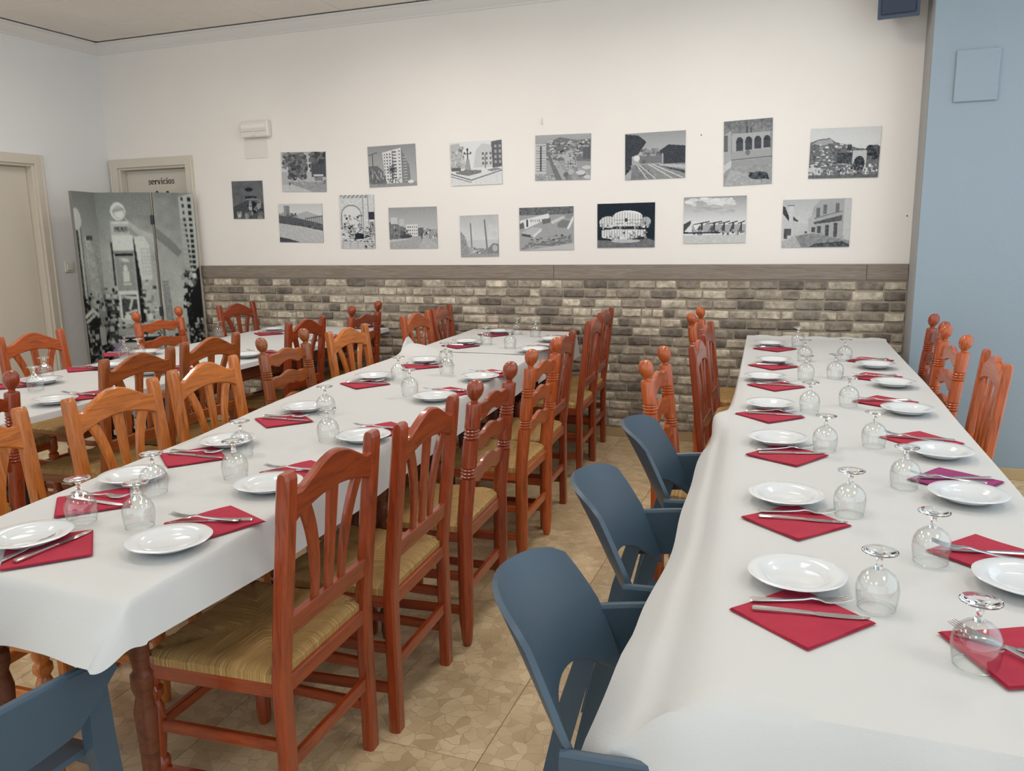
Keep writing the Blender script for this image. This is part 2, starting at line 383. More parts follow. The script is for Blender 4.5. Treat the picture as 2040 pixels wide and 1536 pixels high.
# wainscot: rail, bricks, skirting
BX0 = -4.716
rail = struct(empty('trim_3', (BX0, D, ZB)), 'grey wooden rail along the top of the brick wainscot', 'rail')
for a, b in ((BX0, -1.691), (-1.689, .30), (.302, XR-.006)):
    MB().box(a-BX0, -.022, 0, b-BX0, 0, ZT-ZB, .002).build('plank', M['trimwood'], rail)
struct(MB().box(BX0, D-.008, ZS, XR-.006, D, ZB).build('wall_brick', M['mortar']), 'weathered grey brick wainscot on the back wall', 'wainscot')
wbk = COL.objects['wall_brick']
TONES = [(lin(196, 186, 168), 4), (lin(176, 166, 149), 4), (lin(158, 148, 133), 4), (lin(138, 129, 116), 4), (lin(114, 106, 97), 3)]
TT = [c for c, n in TONES for _ in range(n)]
bricks = []
row = 0; z = ZS
while z < ZB-.004:
    z1 = min(z+.064, ZB); x = BX0-random.uniform(0, .15); last = None
    while x < XR-.008:
        L = random.choice((.075, .1, .135, .15, .155, .165, .17, .18, .185)); x1 = min(x+L, XR-.008); xa = max(x, BX0+.002)
        if x1-xa > .02:
            c = random.choice(TT)
            if c == last: c = random.choice(TT)
            last = c; bricks.append((xa+.0055, x1-.0055, z+.0052, max(z1-.0052, z+.012), c))
        x += L
    z += .064
def brick_geo(b, xa, xb, za, zb):
    n = 5 if xb-xa > .1 else 4; r = random.uniform; dep = r(.017, .0215)
    secs = []
    for i in range(n):
        t = i/(n-1); x = xa+(xb-xa)*t; e = .0032
        lo = za+r(-.001, e); hi = zb-r(-.001, e); inset = .0045 if i in (0, n-1) else 0
        bx = min(.0085, (hi-lo)*.3)
        secs.append([(x, D-.006, lo), (x, D-.0095, lo), (x, D-dep+inset+r(-.0015, .0015), lo+bx), (x, D-dep+inset+r(-.0015, .0015), hi-bx), (x, D-.0095, hi), (x, D-.006, hi)])
    # rounded ends
    b.loft(secs, True)
def setcol(me, name, c):
    a = me.color_attributes.new(name, 'FLOAT_COLOR', 'POINT'); a.data.foreach_set('color', list(c)*len(me.vertices))
def vis_score(bk):
    xa, xb, za, zb, c = bk; px, py = proj(((xa+xb)/2, D, (za+zb)/2)); s = (xb-xa)/math.hypot((xa+xb)/2, D)
    hid = (za < .62 and -.3 < xa < .5) or (za < .55 and xa < -1.9) or (za < .8 and xa < -4.4) or (za < .4 and xa < -1.25)
    return s*(.2 if hid else 1)
bricks.sort(key=vis_score, reverse=True)
for xa, xb, za, zb, c in bricks[:300]:
    b = MB(); brick_geo(b, xa, xb, za, zb); me = b.mesh('brick', M['brick'], 40); setcol(me, 'tone', c); link('brick', me, wbk)
b = MB(); cols = []
for xa, xb, za, zb, c in bricks[300:]:
    n0 = len(b.v); brick_geo(b, xa, xb, za, zb); cols += list(c)*(len(b.v)-n0)
me = b.mesh('brick_field', M['brick'], 40); a = me.color_attributes.new('tone', 'FLOAT_COLOR', 'POINT'); a.data.foreach_set('color', cols); o = link('brick_field', me, wbk); o['kind'] = 'stuff'
def skirting(name, x0, x1, y, label):
    r = struct(empty(name, (x0, y, 0)), label, 'skirting'); x = x0
    while x < x1-.02:
        e = min(x+.4, x1); MB().box(x-x0+.001, -.012, 0, e-x0-.001, 0, ZS, .002).build('tile', M['skirting'], r); x = e
skirting('baseboard_back', BX0, XR-.006, D, 'beige tile skirting under the brick wainscot')
skirting('baseboard_right', XR, X1, YB, 'beige tile skirting under the pale blue wall')
# small fittings on the walls
p0 = onY(480, 243, D-.03); p1 = onY(537, 272, D-.03)
e = tag(empty('emergency_light', ((p0.x+p1.x)/2, D, p1.z)), 'white emergency light box above the blank white card', 'light fitting'); hw = (p1.x-p0.x)/2; hh = p0.z-p1.z
MB().box(-hw, -.05, 0, hw, 0, hh, .008).build('housing', M['plastic_white'], e)
MB().loft([[(x, -.05-.016*math.sin(PI*t/8), hh*.42+hh*.42*t/8) for t in range(9)] for x in (-hw*.86, hw*.86)]).build('lens', M['lens'], e)
MB().box(-hw*.9, -.06, hh*.36, hw*.9, -.049, hh*.42, .002).build('louvre', M['plastic_white'], e)
MB().box(-.012, -.058, .01, .012, -.049, hh*.36, .002).build('clip', M['plastic_white'], e)
p0 = onY(487, 277, D); p1 = onY(534, 314, D)
tag(MB().box(p0.x, D-.006, p1.z, p1.x, D, p0.z, .001).build('sign_card', M['plastic_white']), 'blank white card fixed below the emergency light', 'sign')
p0 = Vector((XL, 4.866, 1.171)); e = tag(empty('light_switch', (XL, 4.895, 1.165)), 'small white light switch beside the left door', 'switch')
MB().box(0, -.04, 0, .01, .04, .08, .002).build('plate', M['plastic_white'], e); MB().box(.009, -.026, .014, .017, .026, .066, .002).build('rocker', M['plastic_white'], COL.objects[-1])
p0 = onY(1908, 101, YB); p1 = onY(1984, 199, YB); e = tag(empty('cover_plate', ((p0.x+p1.x)/2, YB, p1.z)), 'square blue painted cover plate on the blue wall', 'cover plate')
q = (p1.x-p0.x)/2+.004; MB().box(-q, -.012, 0, q, 0, p0.z-p1.z, .003).build('panel', M['blue'], e)
for sx in (-1, 1):
    for zz in (.02, p0.z-p1.z-.02): MB().lathe([(.004, 0), (.004, .0008), (.002, .0014)], 8).build('screw', M['blue'], e)
    for s_ in [c for c in COL.objects if c.parent == e and c.name.startswith('screw') and c.location.length == 0]:
        pass
sc_ = [c for c in COL.objects if c.parent == e and c.name.startswith('screw')]
for c, (sx, zz) in zip(sc_, [(a, b_) for a in (-1, 1) for b_ in (.02, p0.z-p1.z-.02)]): c.rotation_euler = (PI/2, 0, 0); c.location = (sx*(q-.016), -.012, zz)
# loudspeaker high in the corner
e = tag(empty('loudspeaker', (.385, D-.05, 2.585)), 'dark blue loudspeaker mounted high in the corner of the back wall', 'speaker'); e.rotation_euler = (math.radians(14), 0, math.radians(-6))
def trap(hw0, hw1, y, z0, z1): return None
b = MB(); b.loft([[(-.105, -.2, .0), (.105, -.2, .0), (.105, -.2, .33), (-.105, -.2, .33)], [(-.1, -.17, -.004), (.1, -.17, -.004), (.1, -.17, .334), (-.1, -.17, .334)], [(-.06, 0, .02), (.06, 0, .02), (.06, 0, .31), (-.06, 0, .31)]])
cab = b.build('cabinet', M['speaker'], e, 20)
MB().box(-.088, -.212, .02, .088, -.198, .31, .006).build('grille', M['grille'], cab)
MB().bar((0, 0, .16), (0, .05, .16), .04, .06).build('bracket', M['grille'], e)
# wall marks
for px, py, r, lb in ((1807, 430, .004, 'tiny dark nail in the wall right of the street photograph'), (1397, 269, .0035, 'tiny dark nail head between the station and arcade photographs'), (1080, 240, .0, 'small white plaster hook high above the aerial town photograph')):
    p = onY(px, py, D)
    if r: tag(MB().lathe([(r, 0), (r, .004), (r*.5, .006)], 8).build('nail', M['black_text']), lb, 'nail'); o = COL.objects[-1]; o.rotation_euler = (PI/2, 0, 0); o.location = p
    else:
        o = tag(MB().tube([(0, 0, .02), (0, -.006, .012), (0, -.008, -.006), (.002, -.012, -.02), (.003, -.006, -.028)], [.002, .004, .004, .004, .002], 6).build('wall_hook', M['wall']), lb, 'hook'); o.location = p
# recessed ceiling lamps (out of the frame, over the tables)
def lamp(x, y, w=1.0):
    r = tag(empty('ceiling_lamp', (x, y, HC-.004)), 'square white lamp panel set in the ceiling', 'lamp', 'ceiling lamp panels')
    b = MB()
    for a in ((-.3, -.3, .3, -.27), (-.3, .27, .3, .3), (-.3, -.27, -.27, .27), (.27, -.27, .3, .27)): b.box(a[0], a[1], -.008, a[2], a[3], .0)
    b.build('frame', M['white_trim'], r)
    t = NT('lamp_diffuser'); t.set(Base_Color=(.9, .9, .88, 1)); t.b.inputs['Emission Color'].default_value = (*LAMP_COL, 1); t.b.inputs['Emission Strength'].default_value = 6.0
    MB().box(-.27, -.27, -.003, .27, .27, .0).build('diffuser', t.m, r)
    l = bpy.data.lights.new('lamp_light', 'AREA'); l.shape = 'SQUARE'; l.size = .5; l.energy = LAMP_W*w; l.color = LAMP_COL; l.spread = math.radians(165)
    o = bpy.data.objects.new('lamp_light', l); COL.objects.link(o); o.parent = r; o.location = (0, 0, -.012)
for x, y, w in ((-4.122, 3.464, 1.2), (-2.322, 4.064, 1.25), (-.522, 4.064, 1.25), (1.278, 3.464, .6), (-4.122, 1.064, .6), (-2.322, 1.664, .45), (-.522, 1.664, .45), (1.278, 1.064, .4), (-2.322, -.736, .4), (-.522, -.736, .4)): lamp(x, y, w)

# ------------------------------------------------------------------ flat prints: a small drawing kit that fills a colour attribute
class Cv:
    def __init__(s, w, h, v=.5):
        s.w, s.h = w, h; s.a = np.full((h, w), float(v)); yy, xx = np.mgrid[0:h, 0:w]; s.X = (xx+.5)/w; s.Y = (yy+.5)/h
    def put(s, m, v): s.a = s.a*(1-m)+m*v if not isinstance(v, np.ndarray) else np.where(m > .5, v, s.a); return s
    def grad(s, y0, v0, y1, v1):
        m = (s.Y >= y0) & (s.Y <= y1); s.a = np.where(m, v0+(v1-v0)*(s.Y-y0)/max(1e-6, y1-y0), s.a); return s
    def rect(s, x0, y0, x1, y1, v): return s.put(((s.X >= x0) & (s.X <= x1) & (s.Y >= y0) & (s.Y <= y1)).astype(float), v)
    def poly(s, pts, v):
        m = np.zeros_like(s.X, bool); n = len(pts)
        for i in range(n):
            (x0, y0), (x1, y1) = pts[i], pts[(i+1) % n]
            if y0 == y1: continue
            m ^= ((y0 > s.Y) != (y1 > s.Y)) & (s.X < (x1-x0)*(s.Y-y0)/(y1-y0)+x0)
        return s.put(m.astype(float), v)
    def ell(s, cx, cy, rx, ry, v): return s.put((((s.X-cx)/rx)**2+((s.Y-cy)/ry)**2 <= 1).astype(float), v)
    def line(s, x0, y0, x1, y1, w, v):
        asp = s.h/s.w; dx, dy = x1-x0, (y1-y0)*asp; L = dx*dx+dy*dy+1e-9
        t = np.clip(((s.X-x0)*dx+(s.Y-y0)*asp*dy)/L, 0, 1); d = np.hypot(s.X-x0-t*dx, (s.Y-y0)*asp-t*dy)
        return s.put(np.clip((w-d)*s.w+.5, 0, 1), v)
    def fuzz(s, x0, y0, x1, y1, amp, cell=4):
        gh, gw = s.h//cell+2, s.w//cell+2; g = RNG.standard_normal((gh, gw))
        yi = np.linspace(0, gh-1.01, s.h); xi = np.linspace(0, gw-1.01, s.w); y_ = yi.astype(int); x_ = xi.astype(int); fy = (yi-y_)[:, None]; fx = (xi-x_)[None, :]
        n = g[y_][:, x_]*(1-fy)*(1-fx)+g[y_+1][:, x_]*fy*(1-fx)+g[y_][:, x_+1]*(1-fy)*fx+g[y_+1][:, x_+1]*fy*fx
        m = (s.X >= x0) & (s.X <= x1) & (s.Y >= y0) & (s.Y <= y1); s.a = np.where(m, s.a+amp*n, s.a); return s
    def blobs(s, x0, y0, x1, y1, n, lo, hi, sz, asp=1.0):
        for _ in range(n): s.ell(RNG.uniform(x0, x1), RNG.uniform(y0, y1), sz*RNG.uniform(.5, 1.3), sz*asp*RNG.uniform(.5, 1.3), RNG.uniform(lo, hi))
        return s
    def bits(s, x0, y0, x1, y1, n, lo, hi, w, h):
        for _ in range(n):
            x, y = RNG.uniform(x0, x1), RNG.uniform(y0, y1); s.rect(x, y, x+w*RNG.uniform(.4, 1.4), y+h*RNG.uniform(.4, 1.4), RNG.uniform(lo, hi))
        return s
    def wins(s, x0, y0, x1, y1, nx, ny, v, fw=.5, fh=.55):
        dx, dy = (x1-x0)/nx, (y1-y0)/ny
        for i in range(nx):
            for j in range(ny): s.rect(x0+(i+.5-fw/2)*dx, y0+(j+.5-fh/2)*dy, x0+(i+.5+fw/2)*dx, y0+(j+.5+fh/2)*dy, v)
        return s
def print_mesh(name, cv, W, H, th, mat, lo, hi, sidec=(.5, .5, .5, 1), tint=None):
    """board W x H (x right, z up, front towards -y) with the drawing as colour attribute on its front"""
    h, w = cv.a.shape; xs_ = np.linspace(-W/2, W/2, w); zs_ = np.linspace(H/2, -H/2, h)
    v = np.zeros((h, w, 3)); v[..., 0] = xs_[None]; v[..., 1] = -th; v[..., 2] = zs_[:, None]
    verts = v.reshape(-1, 3).tolist(); i, j = np.mgrid[0:h-1, 0:w-1]; b_ = i*w+j
    faces = np.stack([b_, b_+w, b_+w+1, b_+1], -1).reshape(-1, 4).tolist()
    n = len(verts); bx = [(-W/2, -th), (W/2, -th), (W/2, 0), (-W/2, 0)]
    for z_ in (H/2, -H/2): verts += [(x, y, z_) for x, y in bx]
    faces += [(n+0, n+1, n+2, n+3), (n+7, n+6, n+5, n+4), (n+1, n+5, n+6, n+2), (n+2, n+6, n+7, n+3), (n+3, n+7, n+4, n+0)]
    me = bpy.data.meshes.new(name); me.from_pydata(verts, [], faces); me.materials.append(mat)
    cv.fuzz(0, 0, 1, 1, .025, 1); a = np.clip((cv.a-.5)*1.12+.5, 0, 1)[..., None]; c = np.ones((h, w, 4)); c[..., :3] = np.array(lo[:3])*(1-a)+np.array(hi[:3])*a
    if tint is not None: c[..., :3] = c[..., :3]*tint
    ca = me.color_attributes.new('print', 'FLOAT_COLOR', 'POINT'); ca.data.foreach_set('color', np.concatenate([c.reshape(-1, 4), np.tile(np.array(sidec), (8, 1))]).ravel().tolist())
    return me
def pic_dark():
    c = Cv(72, 90, .2).fuzz(0, 0, 1, 1, .02, 8); c.poly([(0, .68), (.5, .5), (1, .62), (1, 1), (0, 1)], .12)
    c.ell(.55, .23, .13, .05, .05).rect(.42, .4, .8, .47, .06).bits(.45, .36, .85, .5, 14, .02, .35, .05, .03).rect(.44, .47, .8, .5, .35)
    c.blobs(.1, .85, .95, 1, 16, .1, .4, .07).ell(.57, .68, .06, .1, .55).ell(.7, .7, .08, .16, .04).ell(.86, .62, .06, .1, .4).ell(.2, .92, .06, .05, .62).blobs(.5, .55, .95, .8, 14, .03, .5, .04); return c
def pic_trees():
    c = Cv(116, 96, .6).grad(0, .55, .5, .75); c.rect(0, .75, 1, 1, .42).poly([(0, .8), (.2, .8), (.7, 1), (0, 1)], .66).fuzz(0, .7, 1, 1, .03)
    c.rect(0, .5, .14, .82, .55).blobs(.06, .05, .48, .4, 90, .12, .38, .05).blobs(.18, .1, .55, .66, 130, .1, .32, .05).blobs(.68, .02, 1, .5, 120, .08, .26, .055).rect(.68, .3, 1, .62, .14)
    c.rect(.72, .56, .94, .6, .75).rect(.74, .6, .92, .72, .3).bits(.16, .62, .5, .8, 40, .1, .6, .03, .03).bits(.72, .62, 1, .78, 20, .1, .5, .03, .03); return c
def pic_field():
    c = Cv(116, 96, .8).grad(0, .72, .3, .82); c.poly([(.3, .34), (.5, .24), (.65, .19), (.8, .26), (1, .33), (1, .5), (.3, .5)], .55).rect(.13, .05, .26, .32, .3).rect(.14, .07, .18, .3, .38).blobs(0, .26, .4, .38, 40, .15, .5, .04)
    c.poly([(0, .3), (.4, .36), (1, .52), (1, .7), (.5, .58), (0, .5)], .16).poly([(.6, .38), (1, .3), (1, .33), (.6, .4)], .2)
    for i in range(9): x = .62+i*.045; c.line(x, .36-.06*i/9, x, .46+.05*i/9, .006, .15)
    c.poly([(0, .5), (.5, .58), (1, .72), (1, 1), (0, 1)], .62).fuzz(0, .5, 1, 1, .05, 3).poly([(0, .86), (.2, .9), (.5, 1), (0, 1)], .12); return c
def pic_tower():
    c = Cv(120, 100, .45).grad(0, .38, .9, .55).rect(0, .9, 1, 1, .4); c.poly([(.31, .17), (.7, .08), (.7, .92), (.36, .92)], .86).poly([(.7, .08), (.86, .5), (.88, .92), (.7, .92)], .3)
    for i in range(9):
        for j in range(4): c.rect(.34+j*.055, .2+i*.075, .37+j*.055, .235+i*.075, .25)
        c.rect(.51, .15+i*.078, .6, .185+i*.078, .2).rect(.64, .14+i*.08, .68, .17+i*.08, .3).rect(.73, .3+i*.07, .82, .32+i*.07, .6)
    c.poly([(0, .48), (.2, .48), (.34, .66), (.38, .92), (0, .92)], .22).bits(.02, .55, .34, .9, 50, .1, .6, .02, .06).line(.1, .2, .1, .5, .008, .12).line(.02, .22, .2, .16, .007, .12)
    for k in range(12): a = PI*2*k/12; c.line(.5, .58, .5+.1*math.cos(a), .58+.12*math.sin(a)+.02, .008, .1)
    c.line(.5, .58, .5, .9, .012, .12).ell(.88, .9, .06, .04, .9).bits(.4, .78, .8, .9, 20, .1, .5, .02, .05); return c
def pic_arch():
    c = Cv(80, 120, .78).fuzz(0, 0, 1, 1, .08, 2).rect(.05, 0, .8, .06, .35)
    for i in range(6): c.line(.05+i*.12, .07, .15+i*.12, 0, .02, .75)
    c.ell(.34, .38, .3, .2, .35).rect(.04, .38, .64, .64, .35).ell(.34, .38, .27, .175, .86).rect(.07, .38, .61, .64, .84).line(.68, .05, .68, .72, .008, .15).line(.82, 0, .84, .7, .008, .2)
    c.bits(.1, .36, .6, .66, 70, .02, .6, .06, .03).rect(.28, .48, .44, .55, .85).bits(.02, .6, 1, .86, 120, .02, .7, .08, .02).rect(.42, .72, .68, .82, .05).rect(.84, .32, 1, .46, .08).rect(.86, .5, .98, .74, .3).bits(.82, .5, 1, .8, 30, .05, .7, .03, .05)
    for i in range(5): c.line(0, .86+i*.035, 1, .87+i*.035, .006, .3); c.line(.1+i*.2, .85, .05+i*.22, 1, .006, .3)
    c.bits(.66, .84, .95, 1, 30, .02, .8, .05, .02); return c
def pic_street():
    c = Cv(116, 100, .5).grad(0, .42, .55, .62).rect(0, .68, 1, 1, .5); c.poly([(0, .34), (.2, .42), (.38, .52), (.42, .75), (0, .78)], .25).rect(.04, .24, .18, .4, .72).rect(.22, .28, .32, .46, .66).rect(.36, .42, .6, .7, .85).wins(.38, .44, .6, .68, 5, 3, .2)
    c.rect(.6, .5, .72, .7, .2).rect(.72, .54, .98, .7, .42).bits(.7, .5, 1, .72, 40, .1, .8, .03, .05).bits(.02, .44, .38, .72, 60, .08, .5, .02, .06).ell(.35, .7, .13, .05, .12).line(.68, .64, .68, .76, .012, .1).poly([(.6, 1), (.72, .74), (.78, .74), (1, .9), (1, 1)], .58).poly([(0, .78), (.5, .74), (.3, .8), (0, .84)], .68).fuzz(0, .7, 1, 1, .03); return c
def pic_plaza():
    c = Cv(120, 100, .9).rect(0, .62, 1, 1, .86); c.poly([(0, .05), (.18, .03), (.26, .3), (.3, .6), (0, .64)], .6).bits(0, .1, .26, .6, 60, .2, .8, .03, .05).poly([(.5, .2), (.62, .06), (.8, .1), (.82, .6), (.45, .6)], .72).wins(.6, .24, .82, .56, 3, 3, .25).poly([(.8, .03), (1, 0), (1, .6), (.82, .62)], .2).wins(.84, .08, 1, .55, 2, 4, .5)
    c.line(.34, .2, .34, .66, .012, .12).line(.28, .28, .4, .28, .008, .15).ell(.34, .18, .02, .03, .1).ell(.28, .26, .02, .03, .2).ell(.4, .26, .02, .03, .2).poly([(.28, .66), (.31, .4), (.37, .4), (.4, .66)], .45).line(.68, .3, .68, .62, .007, .1)
    c.poly([(.1, .68), (.3, .64), (.6, .66), (.6, .72), (.35, .78), (.1, .72)], .3).line(0, .72, .4, .88, .01, .2).line(.4, .88, 1, .68, .01, .2).line(0, .78, .4, .93, .008, .3).poly([(.7, .66), (.9, .62), (1, .66), (.8, .7)], .35).fuzz(0, .6, 1, 1, .04, 2).rect(.02, .58, .2, .66, .2); return c
def pic_chimneys():
    c = Cv(96, 104, .72).grad(0, .62, .6, .82).fuzz(0, 0, 1, .7, .02, 10); c.rect(0, .9, 1, 1, .45).poly([(0, .36), (.12, .5), (.2, .75), (.22, .92), (0, .95)], .4).bits(0, .5, .2, .9, 30, .15, .7, .02, .04).line(.28, .2, .3, .85, .018, .3).line(.65, .13, .7, .85, .02, .28).rect(.2, .76, .4, .92, .5).rect(.4, .8, .75, .93, .38).bits(.2, .78, .8, .93, 40, .1, .9, .03, .03).poly([(.72, .8), (.85, .68), (1, .7), (1, .92), (.72, .92)], .32).ell(.9, .8, .07, .08, .6); return c
def pic_aerial():
    c = Cv(124, 100, .42).grad(0, .5, .2, .45); c.poly([(.15, .22), (.45, .06), (.75, .14), (1, .12), (1, .6), (.15, .55)], .25).blobs(.2, .14, 1, .5, 150, .1, .75, .025, .7).rect(0, .2, .2, .85, .68)
    for i in range(11): c.rect(.02, .23+i*.055, .19, .245+i*.055, .35)
    c.rect(.09, .25, .12, .8, .15).poly([(.2, .35), (.3, .4), (.55, 1), (.38, 1), (.24, .5)], .25).poly([(.28, .45), (.33, .45), (.65, 1), (.5, 1)], .5).poly([(.5, .42), (.62, .35), (.74, .5), (.76, .7), (.58, .76)], .55).wins(.58, .56, .75, .74, 4, 3, .25).bits(.3, .4, .75, .7, 50, .12, .7, .03, .03).blobs(.55, .75, 1, 1, 20, .2, .6, .05).ell(.83, .84, .08, .05, .75).ell(.93, .73, .08, .04, .7).ell(.95, .94, .07, .04, .72).rect(.86, .3, 1, .55, .18).bits(0, .84, .35, 1, 30, .2, .8, .04, .02); return c
def pic_school():
    c = Cv(120, 100, .45).rect(0, 0, 1, .18, .2).fuzz(0, 0, 1, .18, .04, 3); c.poly([(.02, .3), (.55, .15), (.56, .25), (.12, .5), (.02, .45)], .88).rect(.13, .28, .17, .45, .1).wins(.2, .26, .4, .36, 5, 1, .4).poly([(0, .38), (.08, .34), (.1, .48), (0, .5)], .2).poly([(.42, .28), (.58, .26), (.58, .36), (.44, .4)], .22).poly([(.58, .34), (.8, .22), (.85, .26), (.62, .4)], .72).poly([(.7, .4), (.8, .3), (.96, .34), (.9, .5), (.72, .48)], .28).poly([(.86, .18), (1, .15), (1, .28), (.86, .28)], .35).line(.9, .5, 1, .25, .02, .9)
    c.poly([(.04, .58), (.24, .46), (.42, .48), (.22, .68), (.05, .66)], .6).poly([(.04, .6), (.22, .64), (.22, .7), (.04, .66)], .15).poly([(.22, .68), (.42, .48), (.42, .54), (.24, .74)], .82)
    for i in range(7): c.line(.05+.02*i, .96-.02*i, .95, .66+.045*i, .012, .22+.08*(i % 3))
    c.blobs(.1, .66, 1, .95, 60, .12, .55, .03, .6).poly([(.1, 1), (1, .84), (1, 1)], .62); return c
def pic_station():
    c = Cv(128, 100, .5).grad(0, .42, .55, .58); c.poly([(0, .02), (.22, .05), (.36, .2), (.22, .46), (.12, .5), (.12, .75), (0, .9)], .1).poly([(.5, .46), (.72, .28), (1, .32), (1, .7), (.62, .7)], .1).blobs(.26, .36, .6, .55, 60, .12, .45, .03).rect(.24, .5, .62, .66, .26).ell(.2, .54, .05, .06, .85).rect(.29, .58, .34, .66, .2).rect(.62, .46, .64, .68, .5)
    c.rect(.1, .68, 1, 1, .35).poly([(.15, .68), (.3, .68), (.55, 1), (.1, 1)], .3)
    for x0, x1 in ((.2, .38), (.24, .52), (.4, .8), (.46, .98)): c.line(x0, .68, x1, 1, .008, .75)
    c.poly([(.56, .68), (1, .72), (1, .8), (.6, .72)], .6).poly([(.6, .72), (1, .84), (1, .9), (.62, .74)], .12).fuzz(0, .68, 1, 1, .04, 3); return c
def pic_night():
    c = Cv(124, 100, .04); c.ell(.2, .42, .16, .13, .8).rect(.05, .42, .36, .52, .8).ell(.53, .3, .25, .13, .92).rect(.29, .3, .78, .52, .9).ell(.84, .42, .09, .1, .55).poly([(.05, .52), (.3, .57), (.9, .53), (.9, .57), (.3, .62), (.05, .56)], .06).poly([(.08, .6), (.3, .58), (.85, .6), (.85, .74), (.6, .8), (.3, .82), (.08, .76)], .85)
    for i in range(18): x = .08+i*.045; c.line(x, .2+.1*abs(i-9)/9, x, .56, .004, .15); c.line(x, .6, x, .8, .004, .15)
    c.line(.3, .38, .8, .38, .004, .2).line(.05, .46, .92, .46, .004, .2).bits(.08, .42, .88, .52, 40, .1, 1, .03, .05).bits(.08, .62, .85, .78, 60, .05, 1, .03, .05).rect(.48, .34, .53, .42, .1).poly([(0, .82), (.3, .84), (.9, .8), (1, .86), (1, 1), (0, 1)], .22).ell(.5, .85, .25, .04, .6).fuzz(0, .8, 1, 1, .03); return c
def pic_arcade():
    c = Cv(92, 124, .38).fuzz(0, 0, 1, 1, .04, 3); c.grad(0, .24, .2, .32).fuzz(0, 0, 1, .2, .05, 3).poly([(0, .22), (.15, .15), (.16, .62), (0, .7)], .5).rect(.0, .22, .09, .47, .2).rect(.17, .2, .95, .62, .52)
    for i in range(4):
        x = .33+i*.185; c.ell(x, .34, .075, .085, .1).rect(x-.072, .34, x+.072, .47-.01*i, .12)
    c.rect(.17, .47, .98, .58, .46).line(.17, .6, 1, .58, .012, .22).rect(.46, .1, .5, .2, .15).rect(.54, .12, .58, .2, .15).poly([(.17, .62), (1, .6), (1, 1), (0, 1), (0, .9)], .42).poly([(0, .68), (.16, .6), (.16, .7), (0, .8)], .7).poly([(.15, .75), (.4, .8), (.9, 1), (0, 1)], .5).ell(.72, .86, .2, .06, .1).poly([(.5, .8), (.9, .84), (.95, .93), (.7, .9)], .1).fuzz(0, .7, 1, 1, .05, 4).ell(.5, .5, .05, .04, .25); return c
def pic_hill():
    c = Cv(132, 100, .82).grad(0, .78, .3, .84); c.poly([(0, .28), (.12, .22), (.28, .2), (.36, .28), (.55, .35), (.7, .42), (1, .44), (1, .95), (0, .95)], .22).poly([(.02, .32), (.12, .24), (.3, .22), (.34, .3), (.2, .34)], .48).blobs(.02, .32, .6, .9, 150, .08, .85, .024, .7).rect(.54, .34, .6, .45, .1).blobs(.84, .4, 1, .6, 30, .06, .2, .05).rect(.62, .46, .82, .72, .66).ell(.72, .7, .075, .13, .1).rect(.645, .7, .795, .84, .1).poly([(.4, .5), (.62, .5), (.6, .72), (.4, .7)], .12).rect(0, .78, .18, .94, .7).bits(0, .8, .5, .93, 50, .05, .9, .02, .06).bits(.5, .72, 1, .94, 60, .05, .95, .025, .06).rect(0, .93, 1, 1, .2).fuzz(0, .3, 1, 1, .04, 2); return c
def pic_canopy():
    c = Cv(130, 98, .5).grad(0, .42, .6, .9); c.blobs(.05, .04, .8, .18, 30, .75, .95, .06, .6).blobs(.2, .2, .8, .36, 26, .5, .68, .07, .5).rect(0, .8, 1, 1, .7).fuzz(0, .82, 1, 1, .05, 2).rect(0, .78, 1, .82, .9).poly([(0, .58), (.12, .5), (.14, .76), (0, .76)], .12).poly([(.14, .52), (.34, .56), (.2, .72)], .92).poly([(.02, .74), (.14, .55), (.14, .76)], .9)
    for x, w_ in ((.3, .14), (.5, .14), (.66, .1), (.8, .08), (.93, .06)):
        c.poly([(x-w_, .58), (x+w_*.9, .52), (x+w_*.9, .55), (x-w_, .6)], .12).rect(x-.012, .55, x+.012, .8, .1).poly([(x, .74), (x-w_*.8, .76), (x-w_*.2, .6)], .15)
    c.bits(.1, .7, 1, .78, 60, .05, .7, .03, .04).rect(0, .76, .6, .785, .08); return c
def pic_lane():
    c = Cv(130, 98, .66).grad(0, .6, .5, .74); c.poly([(0, .12), (.1, .34), (.24, .48), (.3, .62), (0, .9)], .68).poly([(0, .12), (.04, .16), (.12, .42), (.1, .45), (0, .28)], .1).poly([(.14, .32), (.24, .44), (.24, .47), (.14, .42)], .15).rect(.07, .11, .18, .13, .25).rect(.1, .13, .16, .45, .74).poly([(.46, .16), (.56, .02), (1, 0), (1, .9), (.48, .72), (.4, .6)], .5).poly([(.38, .4), (.48, .32), (.5, .7), (.4, .68)], .56).poly([(.9, .02), (1, 0), (1, .86), (.9, .82)], .66).poly([(.46, .48), (.88, .34), (.88, .46), (.48, .52)], .16).line(.48, .4, .88, .26, .006, .2)
    for x, y in ((.5, .18), (.6, .12), (.78, .1)): c.rect(x, y, x+.05, y+.2, .22)
    for x, y, h_ in ((.52, .56, .14), (.64, .54, .24), (.76, .5, .3), (.44, .58, .1), (.03, .6, .22), (.08, .6, .14)): c.rect(x, y, x+.055, y+h_, .14)
    c.poly([(.2, .76), (.45, .7), (1, .88), (1, 1), (.3, 1)], .34).poly([(0, .88), (.2, .76), (.3, 1), (0, 1)], .55).poly([(.5, .92), (.9, .88), (1, .95), (1, 1), (.4, 1)], .14).rect(.34, .66, .38, .7, .15).fuzz(0, .7, 1, 1, .05, 3).fuzz(0, .2, 1, .7, .02, 3); return c
